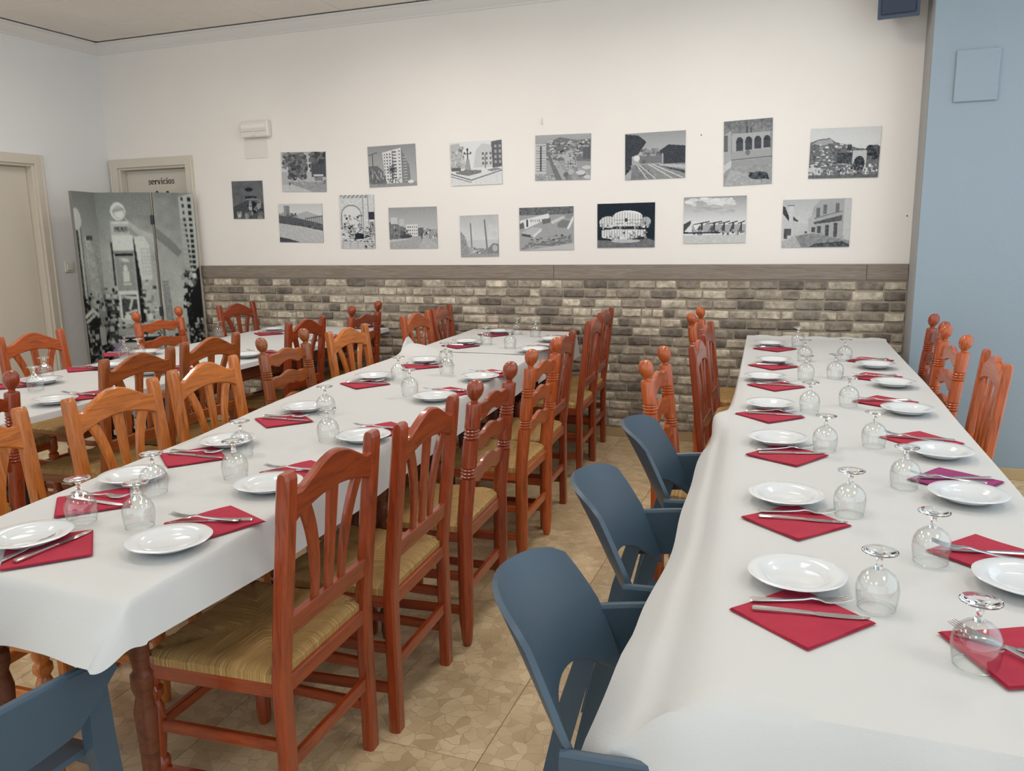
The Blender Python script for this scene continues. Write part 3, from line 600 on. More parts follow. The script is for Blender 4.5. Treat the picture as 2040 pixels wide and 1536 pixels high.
PICS = [
 (pic_dark, (460.3, 361.4), (520.9, 359.7), (527.5, 435.7), (466.5, 436), 'small dark photograph of a crowd, leftmost on the wall'),
 (pic_trees, (558, 303.3), (647, 302), (651, 382), (564, 382), 'photograph of a road between big dark trees'),
 (pic_field, (552.7, 406.8), (641.5, 405.5), (644, 483.5), (559.4, 482), 'photograph of a pale field with a fence and distant hill'),
 (pic_tower, (731, 292), (826.8, 286.7), (830, 367.8), (737, 374.4), 'photograph of a white apartment tower behind a palm tree'),
 (pic_arch, (673.6, 389), (743, 388), (748.8, 495), (681.4, 495), 'upright sketch-like print of a stone arch'),
 (pic_street, (772.8, 414.4), (868.4, 411), (872.8, 494.5), (778, 495), 'photograph of a wide grey street with a white house'),
 (pic_plaza, (896.3, 284.8), (998.4, 278.2), (1001, 366), (899.7, 370.9), 'bright photograph of a snowy square with a lamp post'),
 (pic_chimneys, (915, 430), (991.5, 427), (993.7, 510.4), (919.6, 511.7), 'small photograph of two tall factory chimneys'),
 (pic_aerial, (1066.5, 270.3), (1177, 265), (1175.8, 357.6), (1066.5, 359.5), 'aerial photograph of a town below a hill'),
 (pic_school, (1034, 414.5), (1142.4, 410.6), (1142.4, 497.4), (1036, 498.7), 'aerial photograph of long white school buildings in fields'),
 (pic_station, (1246, 267), (1366.9, 259.2), (1363.7, 353.7), (1245, 359), 'photograph of railway tracks between dark station roofs'),
 (pic_night, (1190.3, 406.6), (1305.5, 402.6), (1303.3, 492.6), (1190, 493.4), 'night photograph of a round glass building lit up'),
 (pic_arcade, (1443, 242.5), (1540, 234.2), (1537, 365.3), (1441, 371), 'upright photograph of a stone arcade with four arches'),
 (pic_hill, (1615.3, 256.4), (1755.8, 251.6), (1749.4, 352.4), (1611.3, 356.4), 'photograph of a hillside town with a stone gate, pale sky'),
 (pic_canopy, (1363, 393.4), (1488, 389.3), (1484, 483.4), (1361, 485.2), 'photograph of modern canopies under a cloudy sky'),
 (pic_lane, (1561.6, 398.2), (1697.6, 394.7), (1690, 491), (1555.8, 493.5), 'photograph of a village lane with a balcony, lower right'),
]
for fn, a, b_, c, d_, lb in PICS:
    q = [onY(x, y, D-.006) for x, y in (a, b_, c, d_)]; cen = sum(q, Vector())/4
    ux = ((q[1]-q[0])+(q[2]-q[3]))/2; W = ux.length; H = (((q[0]-q[3])+(q[1]-q[2]))/2).length
    o = link('photograph', print_mesh('photograph', fn(), W, H, .006, M['print'], lin(28, 37, 48), lin(226, 227, 226), lin(150, 150, 150)))
    cen.y = D; o.location = cen; o.rotation_euler = (0, -math.atan2(ux.z, ux.x), 0); tag(o, lb, 'photograph', 'old photographs on the back wall')

# ------------------------------------------------------------------ folding screen
def scr_a():
    c = Cv(60, 300, .5).grad(0, .38, .3, .6).grad(.3, .6, 1, .3); c.rect(.02, .14, .1, .7, .2).rect(.12, .14, .16, .7, .75).rect(.2, .14, .24, .75, .3).ell(.08, .12, .2, .05, .8).poly([(.35, .2), (.62, .24), (.85, .55), (.9, .62), (.4, .58)], .72)
    for i in range(26): c.line(.4, .24+i*.013, .85, .25+i*.013, .012, .5)
    c.rect(.4, .2, .66, .225, .22).poly([(.1, .55), (.5, .62), (.7, .8), (1, .7), (1, 1), (0, 1), (0, .5)], .12).bits(0, .5, 1, 1, 120, .02, .6, .12, .02).line(.05, .63, .35, .6, .05, .85).line(.35, .6, .55, .63, .05, .8).line(.05, .66, .4, .63, .04, .75).rect(.55, .7, .8, .8, .6).fuzz(0, .2, 1, 1, .05, 2); return c
def scr_b():
    c = Cv(90, 300, .42).grad(0, .36, .3, .55).grad(.3, .55, 1, .62)
    c.poly([(.5, .1), (.75, .17), (1, .2), (1, .3), (.6, .16)], .6).fuzz(0, .1, 1, .35, .03, 10)
    c.ell(.41, .082, .13, .038, .86).ell(.42, .085, .1, .028, .62).ell(.43, .092, .075, .018, .88).line(.33, .08, .5, .072, .02, .5)
    c.rect(.26, .125, .58, .2, .66).wins(.28, .126, .57, .137, 10, 1, .95, .7, .9).rect(.31, .155, .56, .182, .3).bits(.31, .155, .56, .18, 30, .15, .6, .03, .01).rect(.26, .2, .62, .285, .84).rect(.26, .285, .62, .3, .42).rect(.28, .3, .6, .312, .1)
    c.rect(.22, .24, .26, .8, .15).rect(.62, .22, .72, .8, .14).poly([(.64, .21), (.82, .21), (.9, .26), (.9, .45), (.7, .45)], .8).wins(.74, .27, .9, .43, 4, 8, .6).rect(.28, .315, .6, .51, .46).bits(.34, .325, .52, .345, 24, .7, .9, .03, .006).ell(.44, .385, .035, .018, .85).rect(.39, .4, .5, .455, .82).rect(.38, .468, .52, .478, .85)
    c.rect(.28, .51, .62, .7, .86).rect(.31, .53, .59, .66, .2).line(.34, .545, .57, .55, .025, .8).line(.35, .545, .45, .56, .014, .3).line(.5, .56, .45, .61, .02, .75).line(.38, .635, .56, .62, .02, .8).ell(.4, .655, .06, .014, .95).ell(.52, .655, .06, .014, .95).rect(.28, .67, .62, .7, .7).rect(.7, .45, .88, .56, .62).bits(.66, .45, .92, .7, 50, .1, .9, .06, .015).ell(.8, .66, .05, .02, .85)
    c.rect(0, .52, .24, 1, .2).bits(0, .48, .24, .8, 60, .05, .7, .06, .02).bits(.2, .68, 1, .82, 120, .03, .85, .06, .015).rect(.2, .72, .62, .76, .5).rect(.3, .77, 1, .8, .08).rect(.08, .8, 1, .95, .66).bits(0, .82, 1, 1, 80, .1, .7, .1, .02).fuzz(0, .2, 1, 1, .03, 2); return c
def scr_c():
    c = Cv(80, 300, .45).grad(0, .4, .2, .5).grad(.2, .5, .6, .68).grad(.6, .68, 1, .5); c.fuzz(0, 0, .6, .6, .03, 12).poly([(0, .16), (.4, .24), (.6, .3), (.5, .33), (0, .22)], .38)
    c.poly([(.62, .02), (1, 0), (1, .6), (.75, .55), (.62, .4)], .66)
    for i in range(18):
        y = .02+i*.03; c.rect(.68+.008*i, y, .74+.008*i, y+.018, .2); c.rect(.84, y, .92, y+.02, .16)
        for k in range(3): c.line(.6, y+.1+.01*k, .78, y+.1+.01*k, .01, .5)
    c.poly([(.58, .5), (1, .38), (1, 1), (.62, 1)], .14).bits(.5, .38, .85, .62, 60, .05, .95, .08, .02).poly([(.7, .55), (1, .45), (1, .68), (.75, .7)], .1).poly([(.04, .46), (.2, .46), (.26, .75), (.08, .75)], .42).wins(.04, .47, .2, .74, 3, 18, .6).bits(0, .68, 1, 1, 140, .05, .75, .08, .015).rect(0, .8, .5, .92, .6).fuzz(0, .4, 1, 1, .04, 2); return c
ZTOP = 1.767
pts = [at(x, y, ZTOP) for x, y in ((135, 380), (183.5, 384), (299.5, 383.5), (382.5, 385))]
for p in pts: p.z = 0
pts[3].y = min(pts[3].y, D-.035)
scr = tag(empty('folding_screen', pts[1]), 'three panel folding screen printed with a grey city street', 'folding screen')
for k, fn in enumerate((scr_a, scr_b, scr_c)):
    a, b_ = pts[k], pts[k+1]; u = b_-a; W = u.length-.008; H = ZTOP-.01
    tint = None
    def stretch(cv):
        yo = np.where(cv.Y[:, 0] < .12, cv.Y[:, 0], .12+(cv.Y[:, 0]-.12)*1.27); cv.a = cv.a[np.clip((yo*cv.h).astype(int), 0, cv.h-1)]; k_ = cv.a.copy(); k_[1:-1, 1:-1] = (4*cv.a[1:-1, 1:-1]+2*(cv.a[:-2, 1:-1]+cv.a[2:, 1:-1]+cv.a[1:-1, :-2]+cv.a[1:-1, 2:])+cv.a[:-2, :-2]+cv.a[2:, 2:]+cv.a[:-2, 2:]+cv.a[2:, :-2])/16; cv.a = (k_-.48)*1.25+.46; return cv
    if k == 1:
        cv = stretch(fn())
        t3 = np.ones((cv.h, cv.w, 3)); m = (cv.Y > .655)[..., None]; mm = m & (np.sin(cv.X*9+cv.Y*20) > -.2)[..., None]; t3 = np.where(mm, np.array([.62, .5, .8]), t3); tint = t3
    else: cv = stretch(fn())
    o = link('panel', print_mesh('panel', cv, W, H, .022, M['canvas'], lin(22, 24, 27), lin(206, 212, 205), lin(120, 118, 112), tint), scr)
    o.location = (a+b_)/2-pts[1]+Vector((0, 0, .01+H/2)); o.rotation_euler = (0, 0, math.atan2(u.y, u.x))
for k in (1, 2):
    for zz in (1.56, .85, .2): o = MB().box(-.012, -.028, -.035, .012, -.018, .035, .002).build('hinge', M['black_metal'], scr); o.location = pts[k]-pts[1]+Vector((.004, -.004, zz)); o.rotation_euler = (0, 0, .5)

# ------------------------------------------------------------------ tables and paper cloths
def table(name, x, y, rz, W, L, ztop, legs, label, group, style='wood', inset=.06):
    r = tag(empty(name, (x, y, 0), rz), label, 'table', group); th = .028
    MB().box(-W/2, -L/2, ztop-th, W/2, L/2, ztop, .004).build('tabletop', M['table_wood'], r)
    if style == 'wood':
        for sx in (-1, 1): MB().box(sx*(W/2-.05)-.01, -L/2+.05, ztop-th-.08, sx*(W/2-.05)+.01, L/2-.05, ztop-th).build('apron', M['table_wood'], r)
        for sy in (-1, 1): MB().box(-W/2+.06, sy*(L/2-.05)-.01, ztop-th-.08, W/2-.06, sy*(L/2-.05)+.01, ztop-th).build('apron', M['table_wood'], r)
        hz = ztop-th
        prof = [(.014, 0), (.019, .03), (.017, .08), (.021, .1), (.015, .12), (.017, .2), (.022, .34), (.025, .4), (.017, .44), (.024, .46), (.024, .49), (.016, .5), (.022, .54), (.022, hz)]
        for lx, ly in legs: o = MB().lathe(prof, 12).build('leg', M['table_wood'], r); o.location = (lx, ly, 0)
    else:
        for fy, hw_, dy in ((-.15, .30, -.42), (.72, .13, -.4)):
            for sx in (-1, 1):
                MB().tube([(sx*hw_, fy, .0), (sx*hw_*.96, fy, ztop-th)], .013).build('leg', M['black_metal'], r)
                MB().tube([(sx*hw_*.9, fy, .40), (sx*hw_*.9, fy+dy, ztop-th)], .009).build('brace', M['black_metal'], r)
            for zz in (.06, .40): MB().tube([(-hw_, fy, zz), (hw_, fy, zz)], .011).build('crossbar', M['black_metal'], r)
    return r
def smooth(t): t = max(0, min(1, t)); return t*t*(3-2*t)
def lerp_tab(tab, y):
    if y <= tab[0][0]: return tab[0][1]
    for (a, va), (b, vb) in zip(tab, tab[1:]):
        if y <= b: return va+(vb-va)*(y-a)/(b-a)
    return tab[-1][1]
def cloth(name, z, y0, y1, xl, xr, L, R, N, Fh, label, wob=.0015, rows=80, seed=0, hook=None, wn=1.0):
    """paper sheet: xl/xr tables (y, x) of the folded edges; L,R,N,Fh = functions y-> (outward, down) of the hanging flaps"""
    rd = random.Random(seed); ph = [rd.uniform(0, 6.28) for _ in range(8)]
    nt = 12
    cols = [('l', 1-i/nt) for i in range(nt)]+[('t', i/20) for i in range(21)]+[('r', (i+1)/nt) for i in range(nt)]
    rws = [('n', 1-i/14) for i in range(14)]+[('t', i/rows) for i in range(rows+1)]+([('f', (i+1)/6) for i in range(6)] if Fh else [])
    fo = lambda t: .10*smooth(t*6)+.90*t; fd = lambda t: t*t/(t+.09)*1.09 if t > 0 else 0
    P = []
    for kr, s in rws:
        row_ = []
        yb = y0+(y1-y0)*(s if kr == 't' else 0 if kr == 'n' else 1)
        a, b = lerp_tab(xl, yb), lerp_tab(xr, yb)
        on, dn = N if kr == 'n' else Fh if kr == 'f' else (0, 0); sg = -1 if kr == 'n' else 1
        s0 = s
        for kc, t in cols:
            s = s0
            if kc != 't' and kr != 't': t, s = t*math.sqrt(1-s*s/2), s*math.sqrt(1-t*t/2)
            if kc == 't': x = a+(b-a)*t; ox = 0; dx = 0
            else:
                ox, dx = (L if kc == 'l' else R)(yb); x = a if kc == 'l' else b; sx = -1 if kc == 'l' else 1
                wv = math.sin(yb*5.1+ph[0])*.35+math.sin(yb*11.3+ph[1])*.2; ox = ox*(1+wv*.18)*fo(t); dx = dx*fd(t); x += sx*ox
            y = yb
            if kr != 't':
                wv = math.sin(x*9+ph[2])*.34+math.sin(x*19+ph[3])*.26+.12*math.sin(x*37+s*2); wv *= wn; y += sg*on*(1+wv)*fo(s); dz = dn*fd(s)
            else: dz = 0
            drop = (dx**3+dz**3)**(1/3)*1.06 if dx > 0 and dz > 0 else max(dx, dz)
            w_ = wob*(math.sin(x*7+yb*3+ph[4])+math.sin(yb*5.3-x*2+ph[5])+.6*math.sin(x*15-yb*8+ph[6])) if kc == 't' and kr == 't' else 0
            p = Vector((x, y, z+abs(w_)*.6-drop))
            if hook: p = hook(p, kc, t, kr, s, yb)
            row_.append(p)
        P.append(row_)
    o = MB().grid(P).build(name, M['paper'], None, 60); tag(o, label, 'tablecloth'); return o
TZ = .75; CT = .748       # underside of the paper rests on the table tops
# right-hand long table
rxl = [(1.09, -.118), (1.5, -.15), (2.2, -.20), (3.03, -.255), (3.92, -.305), (5.19, -.372)]; rxr = [(1.09, .525), (2.26, .516), (3.16, .489), (3.74, .476), (5.18, .417)]
def rl(y):
    return (lerp_tab([(1.0, .20), (1.15, .175), (1.4, .135), (1.7, .125), (2.2, .105), (2.8, .085), (3.2, .06), (3.6, .03), (5.2, .02)], y), lerp_tab([(1.0, .20), (1.12, .13), (1.3, .076), (2.7, .074), (3.1, .1), (3.6, .13), (5.2, .16)], y))
def rhook(p, kc, t, kr, s, yb):
    if kc == 'l' and kr == 't' and t < 1: p = p-Vector((0, 0, .012*math.sin(PI*min(1, t*1.8))*smooth((2.9-yb)/.3)))
    if kc == 'l' and kr == 't':
        g = math.exp(-((yb-2.95)/.13)**2)*math.sin(PI*min(1, t*1.1)); p = p+Vector((-.03*g, 0, .035*g))
    if kr == 't' and kc == 't' and yb > 5.12: p = p+Vector((0, 0, .018*((yb-5.12)/.07)**2*(.8+.2*math.sin(p.x*40))))
    return p
cloth('paper_tablecloth', TZ, 1.09, 5.19, rxl, rxr, rl, lambda y: (.02, .14), (.075, .42), None, 'long white paper tablecloth on the right-hand table', rows=110, seed=3, hook=rhook, wn=1.25)
for k, (ya, yb_) in enumerate(((1.12, 2.46), (2.48, 3.82), (3.84, 5.15))):
    ym = (ya+yb_)/2; a = max(lerp_tab(rxl, ya), lerp_tab(rxl, yb_))+.012 if False else lerp_tab(rxl, ya)+.012; b = min(lerp_tab(rxr, ya), lerp_tab(rxr, yb_))-.012; W = b-a; L = yb_-ya
    table('dining_table', (a+b)/2, ym, 0, W, L, CT, [(sx*.1, sy*(L/2-.1)) for sx in (-1, 1) for sy in (-1, 1)], ['near', 'middle', 'far'][k]+' wooden table under the right-hand paper tablecloth', 'tables under the right-hand paper')
# middle long table, two sheets
mxl = [(1.09, -1.80), (1.345, -1.86), (2.155, -1.955), (2.53, -2.02), (3.27, -2.13), (4.35, -2.17), (5.2, -2.21)]; mxr = [(1.09, -1.185), (1.54, -1.212), (2.9, -1.335), (3.53, -1.37), (4.17, -1.415), (5.2, -1.468)]
def mhook(p, kc, t, kr, s, yb):
    if kr == 'n': g = s*smooth((p.x+1.62)/.3)*(1 if kc != 'r' else 1-.7*t); p = p+Vector((0, -.05*g, .048*g))
    if kr == 't' and kc != 'r' and (kc == 'l' or t < .35):
        tt = (1-t/.35) if kc == 't' else 1; g = math.exp(-((yb-4.12)/.12)**2)*smooth(tt); p = p+Vector((0, 0, .05*g+(.0 if kc != 'l' else .10*g*t)))
    return p
cloth('paper_tablecloth', TZ, 1.09, 4.2, mxl, mxr, lambda y: (.012, .06), lambda y: (.03, lerp_tab([(1.09, .085), (1.5, .115), (2.0, .125)], y)), (.055, .135), (.02, .05), 'white paper tablecloth along the near part of the middle table', rows=90, seed=5, hook=mhook, wn=.35)
mx2 = [(y, x-.01) for y, x in mxl]; mr2 = [(y, x-.012) for y, x in mxr]
cloth('paper_tablecloth', TZ+.003, 4.16, 5.2, mx2, mr2, lambda y: (.012, .05), lambda y: (.03, .16), (.0, .0), None, 'short white paper tablecloth at the wall end of the middle table', rows=30, seed=8)
for k, (ya, yb_) in enumerate(((1.12, 2.36), (2.37, 3.62), (3.63, 4.36), (4.37, 5.34))):
    ym = (ya+yb_)/2; L = yb_-ya; rz = math.atan2(-(lerp_tab(mxr, yb_)-lerp_tab(mxr, ya)), L)
    W = min(lerp_tab(mxr, y_)-lerp_tab(mxl, y_) for y_ in (ya, ym, yb_))-.035; cx = lerp_tab(mxr, ym)-.022-W/2
    legs = [(sx*.09, sy*(L/2-.1)) for sx in (-1, 1) for sy in (-1, 1)]
    if k == 0: legs = [(-W/2+.07, -L/2+.09), (W/2-.12, -L/2+.09), (-W/2+.07, L/2-.03), (W/2-.07, L/2-.03)]
    table('dining_table', cx, ym, rz, W, L, CT, legs, ['near', 'second', 'third', 'far'][k]+' wooden table in the middle row under white paper', 'tables of the middle row')
# left-hand table
LZ_ = .737
lxl = [(1.5, -3.60), (2.8, -3.71), (5.2, -3.86)]; lxr = [(1.5, -2.845), (2.5, -2.865), (5.2, -2.93)]
cloth('paper_tablecloth', LZ_, 1.5, 5.26, lxl, lxr, lambda y: (.01, .04), lambda y: (.006, .025), (.01, .03), (.02, .06), 'white paper tablecloth on the left-hand table', rows=90, seed=9)
for k, (ya, yb_) in enumerate(((1.52, 3.3), (3.32, 5.24))):
    ym = (ya+yb_)/2; L = yb_-ya; W = lerp_tab(lxr, ym)-lerp_tab(lxl, ym)-.04; cx = (lerp_tab(lxr, ym)+lerp_tab(lxl, ym))/2
    table('dining_table', cx, ym, .026, W, L, LZ_-.002, [(sx*.1, sy*(L/2-.1)) for sx in (-1, 1) for sy in (-1, 1)], ['folding table with black metal legs in the left-hand row', 'wooden table at the wall end of the left-hand row'][k], 'tables of the left-hand row', ['metal', 'wood'][k])

# ------------------------------------------------------------------ chairs
HW = .192         # half distance between the back posts
def shear(mb, z0=.43, z1=.93, lean=.055):
    mb.v = [(x, y-lean*max(0, (z-z0)/(z1-z0)), z) for x, y, z in mb.v]; return mb
def col_ribbon(cols, th, y=0, c=.004):
    """board in the xz plane: cols = (x, zlo, zhi)"""
    secs = []
    for x, lo, hi in cols:
        secs.append([(x, y-th/2, lo+c), (x, y-th/2+c, lo), (x, y+th/2-c, lo), (x, y+th/2, lo+c), (x, y+th/2, hi-c), (x, y+th/2-c, hi), (x, y-th/2+c, hi), (x, y-th/2, hi-c)])
    return MB().loft(secs)
def row_ribbon(rows, th, y=0, c=.003):
    """upright slat: rows = (z, x0, x1)"""
    secs = []
    for z, a, b in rows:
        secs.append([(a+c, y-th/2, z), (b-c, y-th/2, z), (b, y-th/2+c, z), (b, y+th/2-c, z), (b-c, y+th/2, z), (a+c, y+th/2, z), (a, y+th/2-c, z), (a, y-th/2+c, z)])
    return MB().loft(secs)
def rush_seat(hw_b, hw_f, dep, z):
    n = 26; vs = []; fs = []; st = []
    for i in range(n+1):
        for j in range(n+1):
            u = -1+2*i/n; v = -1+2*j/n; hw = hw_b+(hw_f-hw_b)*(v+1)/2
            x = u*hw; y = dep*(v+1)/2
            m = max(abs(u), abs(v)); edge = .012*math.sqrt(max(0, 1-((m-.9)/.1)**2)) if m > .9 else .012
            crease = -.007*math.exp(-((abs(u)-abs(v))/.07)**2)*min(1, m*1.6)
            rip = .0018*math.sin((u if abs(v) > abs(u) else v)*60)
            vs.append((x, y, z-.012+edge+crease-.006*(1-m)+rip)); st.append((u*.2, v*.2, 0) if abs(v) > abs(u) else (v*.2, u*.2, 0))
    fs = [(i*(n+1)+j, (i+1)*(n+1)+j, (i+1)*(n+1)+j+1, i*(n+1)+j+1) for i in range(n) for j in range(n)]
    k = len(vs); ring = [i*(n+1) for i in range(n+1)]+[n*(n+1)+j for j in range(1, n+1)]+[i*(n+1)+n for i in range(n-1, -1, -1)]+[j for j in range(n-1, 0, -1)]
    for r in ring: x, y, zz = vs[r]; vs.append((x, y, z-.034)); st.append(st[r])
    m = len(ring)
    for a in range(m): b = (a+1) % m; fs.append((ring[a], ring[b], k+b, k+a))
    fs.append(tuple(range(k, k+m)))
    mb = MB(); mb.v = vs; mb.f = fs; me = mb.mesh('seat', M['rush'], 50)
    at_ = me.attributes.new('strand', 'FLOAT_VECTOR', 'POINT'); at_.data.foreach_set('vector', [c for p in st for c in p]); return me
DEP = .36; HF = .205
def chair_base(r):
    s = link('seat', rush_seat(HW+.012, HF+.012, DEP+.012, .452), r); s.location = (0, .0, 0)
    MB().bar((-HW, 0, .405), (HW, 0, .405), .024, .04).build('seat_rail', M['wood_x'], r)
    MB().bar((-HF, DEP, .402), (HF, DEP, .402), .024, .04).build('seat_rail', M['wood_x'], r)
    for sx in (-1, 1): MB().bar((sx*HW, 0, .402), (sx*HF, DEP, .402), .024, .04).build('seat_rail', M['wood_y'], r)
    prof = [(.014, 0), (.019, .012), (.021, .04), (.021, .1), (.016, .115), (.024, .13), (.024, .16), (.016, .172), (.019, .2), (.025, .26), (.022, .3), (.015, .32), (.024, .335), (.024, .35), (.016, .36), (.023, .375), (.023, .43), (.017, .442)]
    for sx in (-1, 1): o = MB().lathe(prof, 12).build('leg', M['wood_z'], r); o.location = (sx*HF, DEP, 0)
    MB().bar((-HW, 0, .205), (HW, 0, .205), .018, .034).build('stretcher', M['wood_x'], r)
    MB().bar((-HF, DEP, .25), (HF, DEP, .25), .018, .03).build('stretcher', M['wood_x'], r)
    for sx in (-1, 1):
        MB().bar((sx*HW, 0, .13), (sx*HF, DEP, .13), .018, .03).build('stretcher', M['wood_y'], r)
        MB().bar((sx*HW, 0, .255), (sx*HF, DEP, .255), .018, .03).build('stretcher', M['wood_y'], r)
def fan_chair():
    r = empty('fan_back_chair'); chair_base(r)
    for sx in (-1, 1):
        rows = [(.0, 1), (.43, 1), (.6, 1), (.75, 1), (.88, 1), (.905, .96), (.916, .8), (.921, .5)]
        secs = []
        w, d, c = .043, .034, .006
        for z, k in rows:
            a = w/2; b = d/2*k
            secs.append([(sx*HW-a+c, -b, z), (sx*HW+a-c, -b, z), (sx*HW+a, -b+min(c, b), z), (sx*HW+a, b-min(c, b), z), (sx*HW+a-c, b, z), (sx*HW-a+c, b, z), (sx*HW-a, b-min(c, b), z), (sx*HW-a, -b+min(c, b), z)])
        shear(MB().loft(secs)).build('back_post', M['wood_z'], r)
    W = HW-.018; cols = []
    for i in range(25):
        x = -W+2*W*i/24; u = abs(x)/W
        top = .872+.05*(.5+.5*math.cos(PI*min(1, u/.86)))**.72-.004*math.sin(PI*min(1, max(0, (u-.72)/.28))); bot = .795+.036*math.cos(u*PI/2)**.8
        cols.append((x, bot, top))
    shear(col_ribbon(cols, .024, 0, .005)).build('crest_rail', M['wood_x'], r)
    shear(MB().bar((-W, 0, .548), (W, 0, .548), .022, .05)).build('lower_rail', M['wood_x'], r)
    shear(row_ribbon([(.565+.27*t/8, -.0145-.008*t/8, .0145+.008*t/8) for t in range(9)], .013)).build('splat', M['wood_z'], r)
    for sx in (-1, 1):
        rows = []
        for i in range(13):
            t = i/12; cx = .062+.058*t**2.6; hw = .0125+.0105*t; rows.append((.565+.255*t, sx*cx-hw, sx*cx+hw))
        shear(row_ribbon(rows, .013)).build('splat', M['wood_z'], r)
    return r
def ladder_chair():
    r = empty('ladder_back_chair'); chair_base(r)
    R = .0265
    prof = [(.013, 0), (.019, .02), (.0215, .06), (R, .1), (R, .46)]
    for zc in (.63, .765):
        prof += [(R, zc-.02), (R*.82, zc-.018), (R*1.04, zc-.0115), (R*.82, zc-.006), (R*1.04, zc), (R*.82, zc+.006), (R*1.04, zc+.0115), (R*.82, zc+.018), (R, zc+.02)]
    prof += [(R, .862), (R*.93, .869), (.0115, .874), (.0115, .88), (.017, .886), (.0245, .896), (.0285, .912), (.027, .929), (.0205, .941), (.011, .947), (.001, .9485)]
    for sx in (-1, 1):
        mb = MB().lathe(prof, 16, (sx*HW, 0, 0)); shear(mb).build('back_post', M['wood_z'], r, 28)
    W = HW-.016
    for zc in (.832, .722, .608):
        cols = []
        for i in range(33):
            x = -W+2*W*i/32; u = abs(x)/W
            top = zc+.016+.010*smooth((.98-u)/.25)+.016*math.exp(-(u/.34)**2)-.004*math.exp(-((u-.45)/.1)**2)
            bot = zc-.032+.012*math.exp(-(u/.3)**2)-.008*math.exp(-((u-.5)/.14)**2)+.008*math.exp(-((u-.82)/.1)**2)
            cols.append((x, bot, top))
        shear(col_ribbon(cols, .018, 0, .004)).build('ladder_rung', M['wood_x'], r)
    return r
protos = {}
HONEY = lin(192, 110, 46); ORANGE = lin(178, 84, 34); RED = lin(146, 60, 26); BROWN = lin(154, 82, 38)
def place_chair(kind, x, y, face, tint, label, group, dz=1.0, tw=0):
    if kind not in protos:
        p = fan_chair() if kind == 'fan' else ladder_chair(); protos[kind] = (p, kids_of(p)); r = p; first = True
        kd = [c for c in COL.objects if c.parent == p]
    else:
        p, kd_ = protos[kind]; r = copy_tree(p, kd_); kd = [c for c in COL.objects if c.parent == r]
    for c in kd:
        k = random.uniform(.9, 1.08); c.color = (tint[0]*k, tint[1]*k, tint[2]*k, 1)
    r.location = (x, y, 0); r.rotation_euler = (0, 0, face+math.radians(tw)); r.scale = (1, 1, dz)
    return tag(r, label, 'chair', group)
WEST, EAST = PI/2, -PI/2         # direction the sitter looks
KN = {'fan': 'fan-back wooden chair', 'lad': 'ladder-back wooden chair'}
def row(data, face, tint, where, group, dz=1.0):
    for k, (kind, x, y, tw) in enumerate(data):
        t = tint[k] if isinstance(tint, list) else tint
        place_chair(kind, x, y, face, t, KN[kind]+', '+ORD[k]+where, group, dz, tw)
row([('fan', -1.10, 1.585, 2), ('fan', -1.085, 2.065, 3), ('lad', -1.085, 2.58, 3), ('lad', -1.128, 3.285, 2), ('fan', -1.18, 3.745, 3), ('fan', -1.235, 4.572, 3), ('fan', -1.285, 5.035, 3)], WEST, [RED, RED, RED, ORANGE, RED, RED, RED],
    ' on the aisle side of the middle table', 'chairs on the aisle side of the middle table')
row([('fan', -2.18, 1.54, 4), ('fan', -2.175, 2.07, 4), ('fan', -2.25, 2.605, 4), ('lad', -2.40, 3.345, 4), ('fan', -2.33, 3.82, 2), ('fan', -2.325, 4.63, 3), ('fan', -2.37, 5.11, 8)], EAST, [HONEY, HONEY, HONEY, BROWN, HONEY, ORANGE, RED],
    ' on the left side of the middle table', 'chairs on the left side of the middle table')
row([('lad', -2.735, 1.86, 2), ('fan', -2.775, 2.68, 2), ('fan', -2.83, 3.20, 2), ('fan', -2.86, 4.05, 4), ('lad', -2.90, 4.80, 3)], WEST, [RED, BROWN, BROWN, RED, RED],
    ' on the right side of the left-hand table', 'chairs on the right side of the left-hand table', 1.015)
row([('lad', -3.94, 2.70, 2), ('fan', -3.955, 3.215, 3), ('lad', -4.105, 4.30, 0), ('fan', -4.065, 5.05, 0)], EAST, [ORANGE, ORANGE, ORANGE, RED],
    ' on the far left of the left-hand table', 'chairs on the far side of the left-hand table')
row([('lad', -.51, 3.12, 0), ('fan', -.425, 3.72, 0), ('fan', -.465, 4.32, 0), ('lad', -.59, 4.87, 0)], EAST, [ORANGE, RED, RED, ORANGE],
    ' of the wooden chairs behind the blue armchairs', 'wooden chairs left of the right-hand table')
row([('fan', .62, 3.51, 0), ('lad', .566, 4.13, 4), ('lad', .565, 4.67, 0)], WEST, [ORANGE, ORANGE, RED],
    ' of the chairs between the right-hand table and blue wall', 'chairs beside the blue wall')

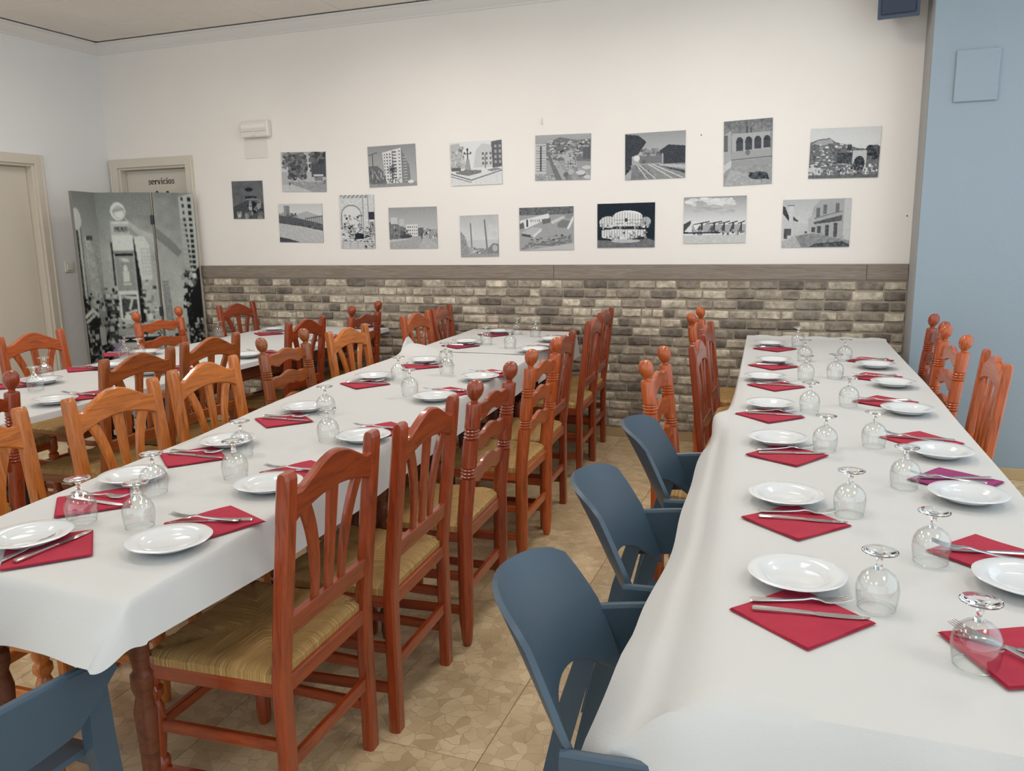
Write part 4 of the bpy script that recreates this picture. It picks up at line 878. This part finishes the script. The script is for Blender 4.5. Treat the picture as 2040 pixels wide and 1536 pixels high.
# blue plastic armchairs
def arm_chair():
    r = empty('plastic_armchair'); th = .011
    def shell(P, name):
        """thick sheet from a grid of points (thickened along the averaged normal)"""
        n, m = len(P), len(P[0]); Q = []
        for i in range(n):
            rr = []
            for j in range(m):
                du = P[min(i+1, n-1)][j]-P[max(i-1, 0)][j]; dv = P[i][min(j+1, m-1)]-P[i][max(j-1, 0)]; nn = du.cross(dv)
                rr.append(P[i][j]+(nn.normalized()*th if nn.length > 1e-9 else Vector()))
            Q.append(rr)
        b = MB(); b.grid(P); b.grid(Q); k = n*m
        for i in range(n-1):
            for j in (0, m-1): b.f.append((i*m+j, (i+1)*m+j, k+(i+1)*m+j, k+i*m+j))
        for j in range(m-1):
            for i in (0, n-1): b.f.append((i*m+j, i*m+j+1, k+i*m+j+1, k+i*m+j))
        return b.build(name, M['bluep'], r, 50)
    P = []
    for i in range(17):                     # backrest
        v = i/16; rr = []
        for j in range(25):
            u = -1+2*j/24
            zt = .812-.016*abs(u)**2-.022*abs(u)**12; zb = .50+.105*(1-abs(u)**2.4)
            z = zb+(zt-zb)*v; t = (z-.65)/.16
            hw = .252-.062*max(0, t)**1.3-.03*max(0, -t)
            y = -.19-.075*t-.012*t*t+.07*abs(u)**2.0
            rr.append(Vector((u*hw, y, z)))
        P.append(rr)
    shell(P, 'backrest')
    for sx in (-1, 1):                      # arm panels
        P = []
        for i in range(15):
            t = i/14; y = -.125+.355*t; x = sx*(.248+.02*math.sin(PI*t*.9)); rr = []
            top = .636+.006*math.sin(PI*t)-.02*t**4; bot = .515+.02*t**2+(.06*max(0, t-.7)/.3)
            for j in range(6): rr.append(Vector((x, y, bot+(top-bot)*j/5)))
            P.append(rr)
        shell(P, 'armrest')
        rim = MB().tube([(sx*(.248+.02*math.sin(PI*i/14*.9)), -.125+.355*i/14, .636+.006*math.sin(PI*i/14)-.02*(i/14)**4) for i in range(15)], .009, 8); rim.build('arm_rim', M['bluep'], r)
        MB().loft([[(sx*.23+a, .2+b, .60) for a, b in ((-.014, -.022), (.014, -.022), (.014, .022), (-.014, .022))], [(sx*.235+a, .2+b, .45) for a, b in ((-.014, -.026), (.014, -.026), (.014, .026), (-.014, .026))], [(sx*.25+a, .235+b, 0) for a, b in ((-.012, -.016), (.012, -.016), (.012, .016), (-.012, .016))]]).build('leg', M['bluep'], r)
        MB().loft([[(sx*.226+a, -.13+b, .56) for a, b in ((-.013, -.02), (.013, -.02), (.013, .02), (-.013, .02))], [(sx*.228+a, -.17+b, .42) for a, b in ((-.014, -.024), (.014, -.024), (.014, .024), (-.014, .024))], [(sx*.25+a, -.27+b, 0) for a, b in ((-.012, -.016), (.012, -.016), (.012, .016), (-.012, .016))]]).build('leg', M['bluep'], r)
    P = []
    for i in range(13):
        t = i/12; y = -.09+.32*t; rr = []
        for j in range(13):
            u = -1+2*j/12; rr.append(Vector((u*.222, y, .44-.014*math.sin(PI*t)*(1-u*u)-.03*max(0, t-.85)/.15+.008*abs(u)**3)))
        P.append(rr)
    shell(P, 'seat')
    for sy in (-.08, .19): MB().bar((-.225, sy, .418), (.225, sy, .418), .02, .026).build('seat_beam', M['bluep'], r)
    return r
ac = arm_chair(); kd = kids_of(ac)
spots = [(-.243, 1.325, EAST+.16, 'blue plastic armchair nearest the camera at the right-hand table'), (-.276, 1.931, EAST+.14, 'middle one of three blue plastic armchairs at the right-hand table'), (-.285, 2.537, EAST+.12, 'farthest of three blue plastic armchairs at the right-hand table'), (-1.512, .862, -.03, 'blue plastic armchair at the near end of the middle table, cut off')]
for k, (x, y, f, lb) in enumerate(spots):
    o = ac if k == 0 else copy_tree(ac, kd); o.location = (x, y, 0); o.rotation_euler = (0, 0, f); tag(o, lb, 'chair', 'blue plastic armchairs')

# ------------------------------------------------------------------ place settings
def plate_mesh():
    prof = [(0, .004), (.045, .004), (.05, .006), (.058, .012), (.064, .0155), (.088, .019), (.09, .0178), (.0885, .016), (.064, .0115), (.056, .007), (.052, .0005), (.046, .0), (.044, .002), (0, .002)]
    n = 40; secs = []
    for r_, z in prof:
        ring = []
        for j in range(n):
            a = 2*PI*j/n; k = (1+.006*math.cos(a*8)) if r_ > .08 else 1; ring.append(((r_+1e-4)*k*math.cos(a), (r_+1e-4)*k*math.sin(a), z))
        secs.append(ring)
    return MB().loft(secs, True).mesh('plate', M['china'], 50)
def glass_meshes():
    # upside down: the rim stands on the table, the foot is on top
    out = [(.0315, 0), (.034, .012), (.0362, .028), (.0365, .04), (.034, .052), (.028, .063), (.018, .0715), (.009, .076)]
    inn = [(.0078, .0735), (.0165, .0692), (.0265, .061), (.0325, .051), (.035, .04), (.0347, .028), (.0325, .012), (.0305, .0)]
    b = MB(); n = 28; pr_ = out+inn
    secs = [[(r*math.cos(2*PI*j/n), r*math.sin(2*PI*j/n), z) for j in range(n)] for r, z in pr_]; secs.append(secs[0]); b.loft(secs, False)
    bowl = b.mesh('bowl', M['glass'], 60)
    stem = MB().lathe([(.009, .0745), (.0062, .08), (.0052, .088), (.0055, .096), (.009, .1005)], 14).mesh('stem', M['solid_glass'], 60)
    foot = MB().lathe([(.009, .1), (.02, .1035), (.0295, .106), (.0305, .1072), (.0295, .1084), (.012, .1075), (.001, .107)], 28).mesh('foot', M['solid_glass'], 60)
    rb = MB(); rb.loft([[((.031+.0013*math.cos(q*PI/3))*math.cos(2*PI*j/28), (.031+.0013*math.cos(q*PI/3))*math.sin(2*PI*j/28), .0013+.0013*math.sin(q*PI/3)) for q in range(6)] for j in range(29)], False)
    return bowl, stem, foot, rb.mesh('rim', M['solid_glass'], 60)
def fork_mesh():
    b = MB(); L = .18; secs = []
    for t, w, z in ((0, .007, .003), (.03, .0085, .0036), (.1, .0075, .003), (.35, .0042, .003), (.52, .0032, .005), (.6, .003, .0075), (.66, .006, .007), (.72, .0105, .004), (.78, .0115, .0035)):
        y = L*t; secs.append([(-w, y, z), (w, y, z), (w*.8, y, z+.0022), (-w*.8, y, z+.0022)])
    b.loft(secs)
    for k in range(4):
        x = -.0089+k*.00593; b.loft([[(x-.0021, L*.77, .0035), (x+.0021, L*.77, .0035), (x+.0017, L*.77, .0055), (x-.0017, L*.77, .0055)], [(x-.0018, L*.88, .005), (x+.0018, L*.88, .005), (x+.0014, L*.88, .007), (x-.0014, L*.88, .007)], [(x-.0009, L, .011), (x+.0009, L, .011), (x+.0007, L, .012), (x-.0007, L, .012)]])
    return b.mesh('fork', M['steel'], 40)
def knife_mesh():
    b = MB(); L = .195; secs = []
    for t, a, c, h in ((0, .006, .006, .0045), (.02, .0075, .0075, .006), (.2, .007, .007, .006), (.48, .0055, .0055, .005), (.53, .0045, .0045, .0045)):
        y = L*t; secs.append([(-a, y, 0), (c, y, 0), (c, y, h*.6), (c*.6, y, h), (-a*.6, y, h), (-a, y, h*.6)])
    b.loft(secs); secs = []
    for t, a, c in ((.53, .0042, .0045), (.57, .006, .0062), (.75, .006, .0075), (.9, .0055, .006), (.97, .004, .002), (1, .0025, -.002)):
        y = L*t; secs.append([(-a, y, .001), (c, y, .001), (c, y, .0016), (-a, y, .003)])
    b.loft(secs); return b.mesh('knife', M['steel'], 30)
def napkin_mesh(m, seed):
    """folded in four: stacked layers whose open edges do not quite line up"""
    rd = random.Random(seed); b = MB(); s = .0865
    for k in range(4):
        n = 7; ins = .0012*k+rd.uniform(0, .0008); P = []; z = .0006+.0008*k
        for i in range(n):
            P.append([Vector((-s+ins+2*(s-ins)*i/(n-1), -s+ins+2*(s-ins)*j/(n-1), z+.0006*k*math.sin(i*1.3+seed)*math.sin(j*1.1+seed*.7)*.5)) for j in range(n)])
        b.grid(P); Q = [[p+Vector((0, 0, -.0006)) for p in rr] for rr in P]; b.grid(Q); base = len(b.v)-2*n*n; e = n*n
        for i in range(n-1):
            for j in (0, n-1): b.f.append((base+i*n+j, base+(i+1)*n+j, base+e+(i+1)*n+j, base+e+i*n+j))
            for j in (0, n-1): b.f.append((base+j*n+i, base+j*n+i+1, base+e+j*n+i+1, base+e+j*n+i))
    return b.mesh('napkin', m, 40)
PLATE = plate_mesh(); GB, GS, GF, GR = glass_meshes(); FORK = fork_mesh(); KNIFE = knife_mesh(); NAP = [napkin_mesh(M['napkin'], k) for k in range(3)]; NAPP = napkin_mesh(M['purple'], 5); NAPW = napkin_mesh(M['wine'], 6)
def put_plate(p, z, lb): o = link('plate', PLATE); o.location = (p.x, p.y, z); o.rotation_euler = (0, 0, random.uniform(0, 3)); return tag(o, lb, 'plate', 'white side plates')
def put_glass(p, z, lb):
    r = tag(empty('wine_glass', (p.x, p.y, z), random.uniform(0, 3)), lb, 'glass', 'upturned stemmed glasses')
    for n, m in (('bowl', GB), ('stem', GS), ('foot', GF), ('rim', GR)): link(n, m, r)
def put_nap(p, z, rot, lb, me=None): o = link('napkin', me or random.choice(NAP)); o.location = (p.x, p.y, z); o.rotation_euler = (0, 0, rot); return tag(o, lb, 'napkin', 'folded paper napkins')
def put_cut(me, a, b, z, lb, kind, tilt=0):
    o = link(kind, me); d = b-a; o.location = (a.x, a.y, z); o.rotation_euler = (tilt, 0, math.atan2(d.y, d.x)-PI/2); return tag(o, lb, kind, kind+('ves' if False else '')+' on the napkins')
def setting(tb, z, idx, plate, nap=None, nap_c=None, nap_rot=None, kind='L', npm=None, cut=True, pl=True):
    zt = z+.0022; w = tb % ORDN[idx]
    if pl and plate is not None:
        p = plate if isinstance(plate, Vector) else at(plate[0], plate[1], z+.02); put_plate(p, z+.0062 if nap is not None or nap_c is not None else z+.003, 'white plate, '+w)
    if nap_c is None and nap is None: return
    if nap_c is None:
        a, b = at(*nap[0], z), at(*nap[1], z); nap_c = (a+b)/2; d = b-a; nap_rot = math.atan2(d.y, d.x)+PI/4
    put_nap(nap_c, zt, nap_rot, ('purple' if npm is NAPP else 'dark-red' if npm is NAPW else 'crimson')+' folded paper napkin, '+w, npm)
    if not cut: return
    d = Vector((math.cos(nap_rot-PI/4), math.sin(nap_rot-PI/4), 0)); s = Vector((-d.y, d.x, 0)); zc = zt+.0042; c = Vector((nap_c.x, nap_c.y, 0))
    if kind == 'L':       # handles at the left, tips to the right
        put_cut(FORK, c-d*.085+s*.035, c+d*.09+s*.062, zc, 'steel fork, '+w, 'fork'); put_cut(KNIFE, c-d*.082+s*.002, c+d*.11+s*.004, zc, 'steel knife, '+w, 'knife')
    elif kind == 'R':
        put_cut(KNIFE, c+d*.095+s*.01, c-d*.09+s*.0, zc, 'steel knife, '+w, 'knife'); put_cut(FORK, c+d*.06-s*.045, c-d*.1+s*.018, zc+.003, 'steel fork, '+w, 'fork', .0)
    elif kind == 'ML':
        put_cut(FORK, c-d*.10+s*.03, c+d*.07+s*.035, zc, 'steel fork, '+w, 'fork'); put_cut(KNIFE, c-d*.085-s*.0, c+d*.105-s*.012, zc, 'steel knife, '+w, 'knife')
    elif kind == 'MR':
        put_cut(KNIFE, c+d*.09+s*.0, c-d*.1-s*.004, zc, 'steel knife, '+w, 'knife'); put_cut(FORK, c+d*.065-s*.016, c-d*.12+s*.024, zc+.004, 'steel fork, '+w, 'fork')
ORDN = ['nearest the camera', 'second from the camera', 'third from the camera', 'fourth from the camera', 'fifth from the camera', 'sixth from the camera', 'seventh from the camera', 'eighth from the camera']
RT = TZ+.002
tb = '%s in the left file of the right-hand table'
RLp = [(1587, 1142), (1566.5, 984), (1550, 871.5), (1534, 803), (1524, 749), (1541.5, 716), (1534, 683)]
RLn = [((1449, 1216), (1749, 1245)), ((1472, 1032), (1701, 1050)), ((1481, 907), (1655, 909)), ((1460, 825), (1608, 833)), ((1483, 767), (1610, 773)), ((1486, 728), (1595, 732)), ((1496, 695), (1591.6, 696))]
for k in range(7): setting(tb, RT, k, RLp[k], RLn[k], kind='L')
for k, q in enumerate([(1745.4, 1213), (1691, 1026), (1642.5, 898), (1612, 820), (1604.7, 757), (1602.5, 720), (1589, 690)]): put_glass(at(*q, RT), RT+.0015, 'upturned stemmed glass, '+tb % ORDN[k])
tb = '%s in the right file of the right-hand table'
RRp = [None, (2045, 1153), (1928.4, 982.5), (1873.4, 896.6), (1808, 813), (1780, 760.6), (1744.7, 724.7)]
RRn = [((1921, 1277), (2165, 1345)), ((1871, 1101), (2080, 1118)), ((1808, 957), (1999, 962)), ((1749, 872), (1924, 886)), ((1705, 801), (1823, 803)), ((1699, 753), (1790, 752)), ((1681, 720), (1785, 719))]
for k in range(7): setting(tb, RT, k, RRp[k], RRn[k], kind='R', npm=NAPP if k == 2 else None)
for k, q in enumerate([(1942, 1328), (1853, 1122), (1801, 971.5), (1740, 890), (1690, 809), (1663, 754), (1682, 719)]): put_glass(at(*q, RT), RT+.0015, 'upturned stemmed glass, '+tb % ORDN[k])
tb = '%s in the left file of the middle table'
def quad(q, z): v = [at(*p, z) for p in q]; c = sum(v, Vector())/len(v); return c
def nquad(q, z):
    v = [at(*p, z) for p in q]; c = sum(v, Vector())/4; d = v[2]-v[0]; return c, math.atan2(d.y, d.x)+PI/4
MLp = [(58, 1066), (265, 946), (454, 876), (607, 809), (745, 748), (846, 716), (929, 679), (993.5, 659)]
MLn = [[(2, 1140), (8, 1088), (184, 1057), (190, 1106)], [(110, 993), (257, 975), (263, 1010), (112, 1033)], [(319, 905), (433, 893), (450, 913), (333, 935)], [(504, 834.6), (601.6, 823.5), (625.6, 840), (528.7, 856)], [(673, 764.6), (753.8, 756.7), (778.6, 766), (703, 776.5)], [(793, 729), (859, 723), (875, 732), (832, 735)], [(875, 690), (932, 686), (955, 690), (909, 696)], [(956, 668), (1000, 664), (1014, 668), (975, 672)]]
for k in range(8):
    c, rt = nquad(MLn[k], RT)
    if k == 0: rt = math.radians(92+45)
    setting(tb, RT+(.003 if k > 5 else 0), k, MLp[k], nap_c=c, nap_rot=rt, kind='ML', npm=NAPW if k > 5 else None)
for k, q in enumerate([(165, 1043), (309, 985), (483, 909), (650, 828), (795, 759), (889, 726), (969, 687.5), (1030, 667.5)]): put_glass(at(*q, RT), RT+.0045, 'upturned stemmed glass, '+tb % ORDN[k])
tb = '%s in the aisle-side file of the middle table'
pA = at(337.6, 1074, RT+.02); cA, rA = nquad([(344, 1037), (487, 1008.5), (502, 1053), (374, 1080)], RT); rA = math.radians(18+45)
MRp = [(337.6, 1074), (535, 962), (724, 867), (866, 788), (956, 749), (1062, 695), (1099.5, 674)]
for k, q in enumerate(MRp):
    p = at(*q, RT+.02); c = p+(cA-pA)*(1 if k == 0 else random.uniform(.9, 1.05)); setting(tb, RT+(.003 if k > 4 else 0), k, q, nap_c=c, nap_rot=rA+random.uniform(-.12, .12), kind='MR', npm=NAPW if k > 4 else None)
for k, q in enumerate([(279.6, 1053), (470, 955), (655, 880), (817, 789), (890, 746), (1016.5, 695), (1067, 672)]): put_glass(at(*q, RT), RT+.0045, 'upturned stemmed glass, '+tb % ORDN[k])
LT = LZ_+.002
tb = '%s in the right file of the left-hand table'
for k, q in enumerate([(109, 795), (302, 738), (494, 705), (640, 671), (716, 648)]):
    p = at(*q, LT+.02); setting(tb, LT, k, q, nap_c=p+(cA-pA)*1.0, nap_rot=rA+random.uniform(-.1, .1), kind='MR')
for k, q in enumerate([(72, 778), (278, 713), (437, 672)]): put_glass(at(*q, LT), LT+.003, 'upturned stemmed glass, '+tb % ORDN[k])
tb = '%s in the left file of the left-hand table'
for k, (q, n) in enumerate([((85, 756), (30, 768)), ((218, 726), (170, 735)), ((290, 700), (238, 706)), ((546, 654.5), (536, 665))]):
    setting(tb, LT, k, q, nap_c=at(*n, LT), nap_rot=rA-.2, kind='ML')
for k, q in enumerate([(92, 756), (250, 715), (585, 650)]): put_glass(at(*q, LT), LT+.003, 'upturned stemmed glass, '+tb % ORDN[k])
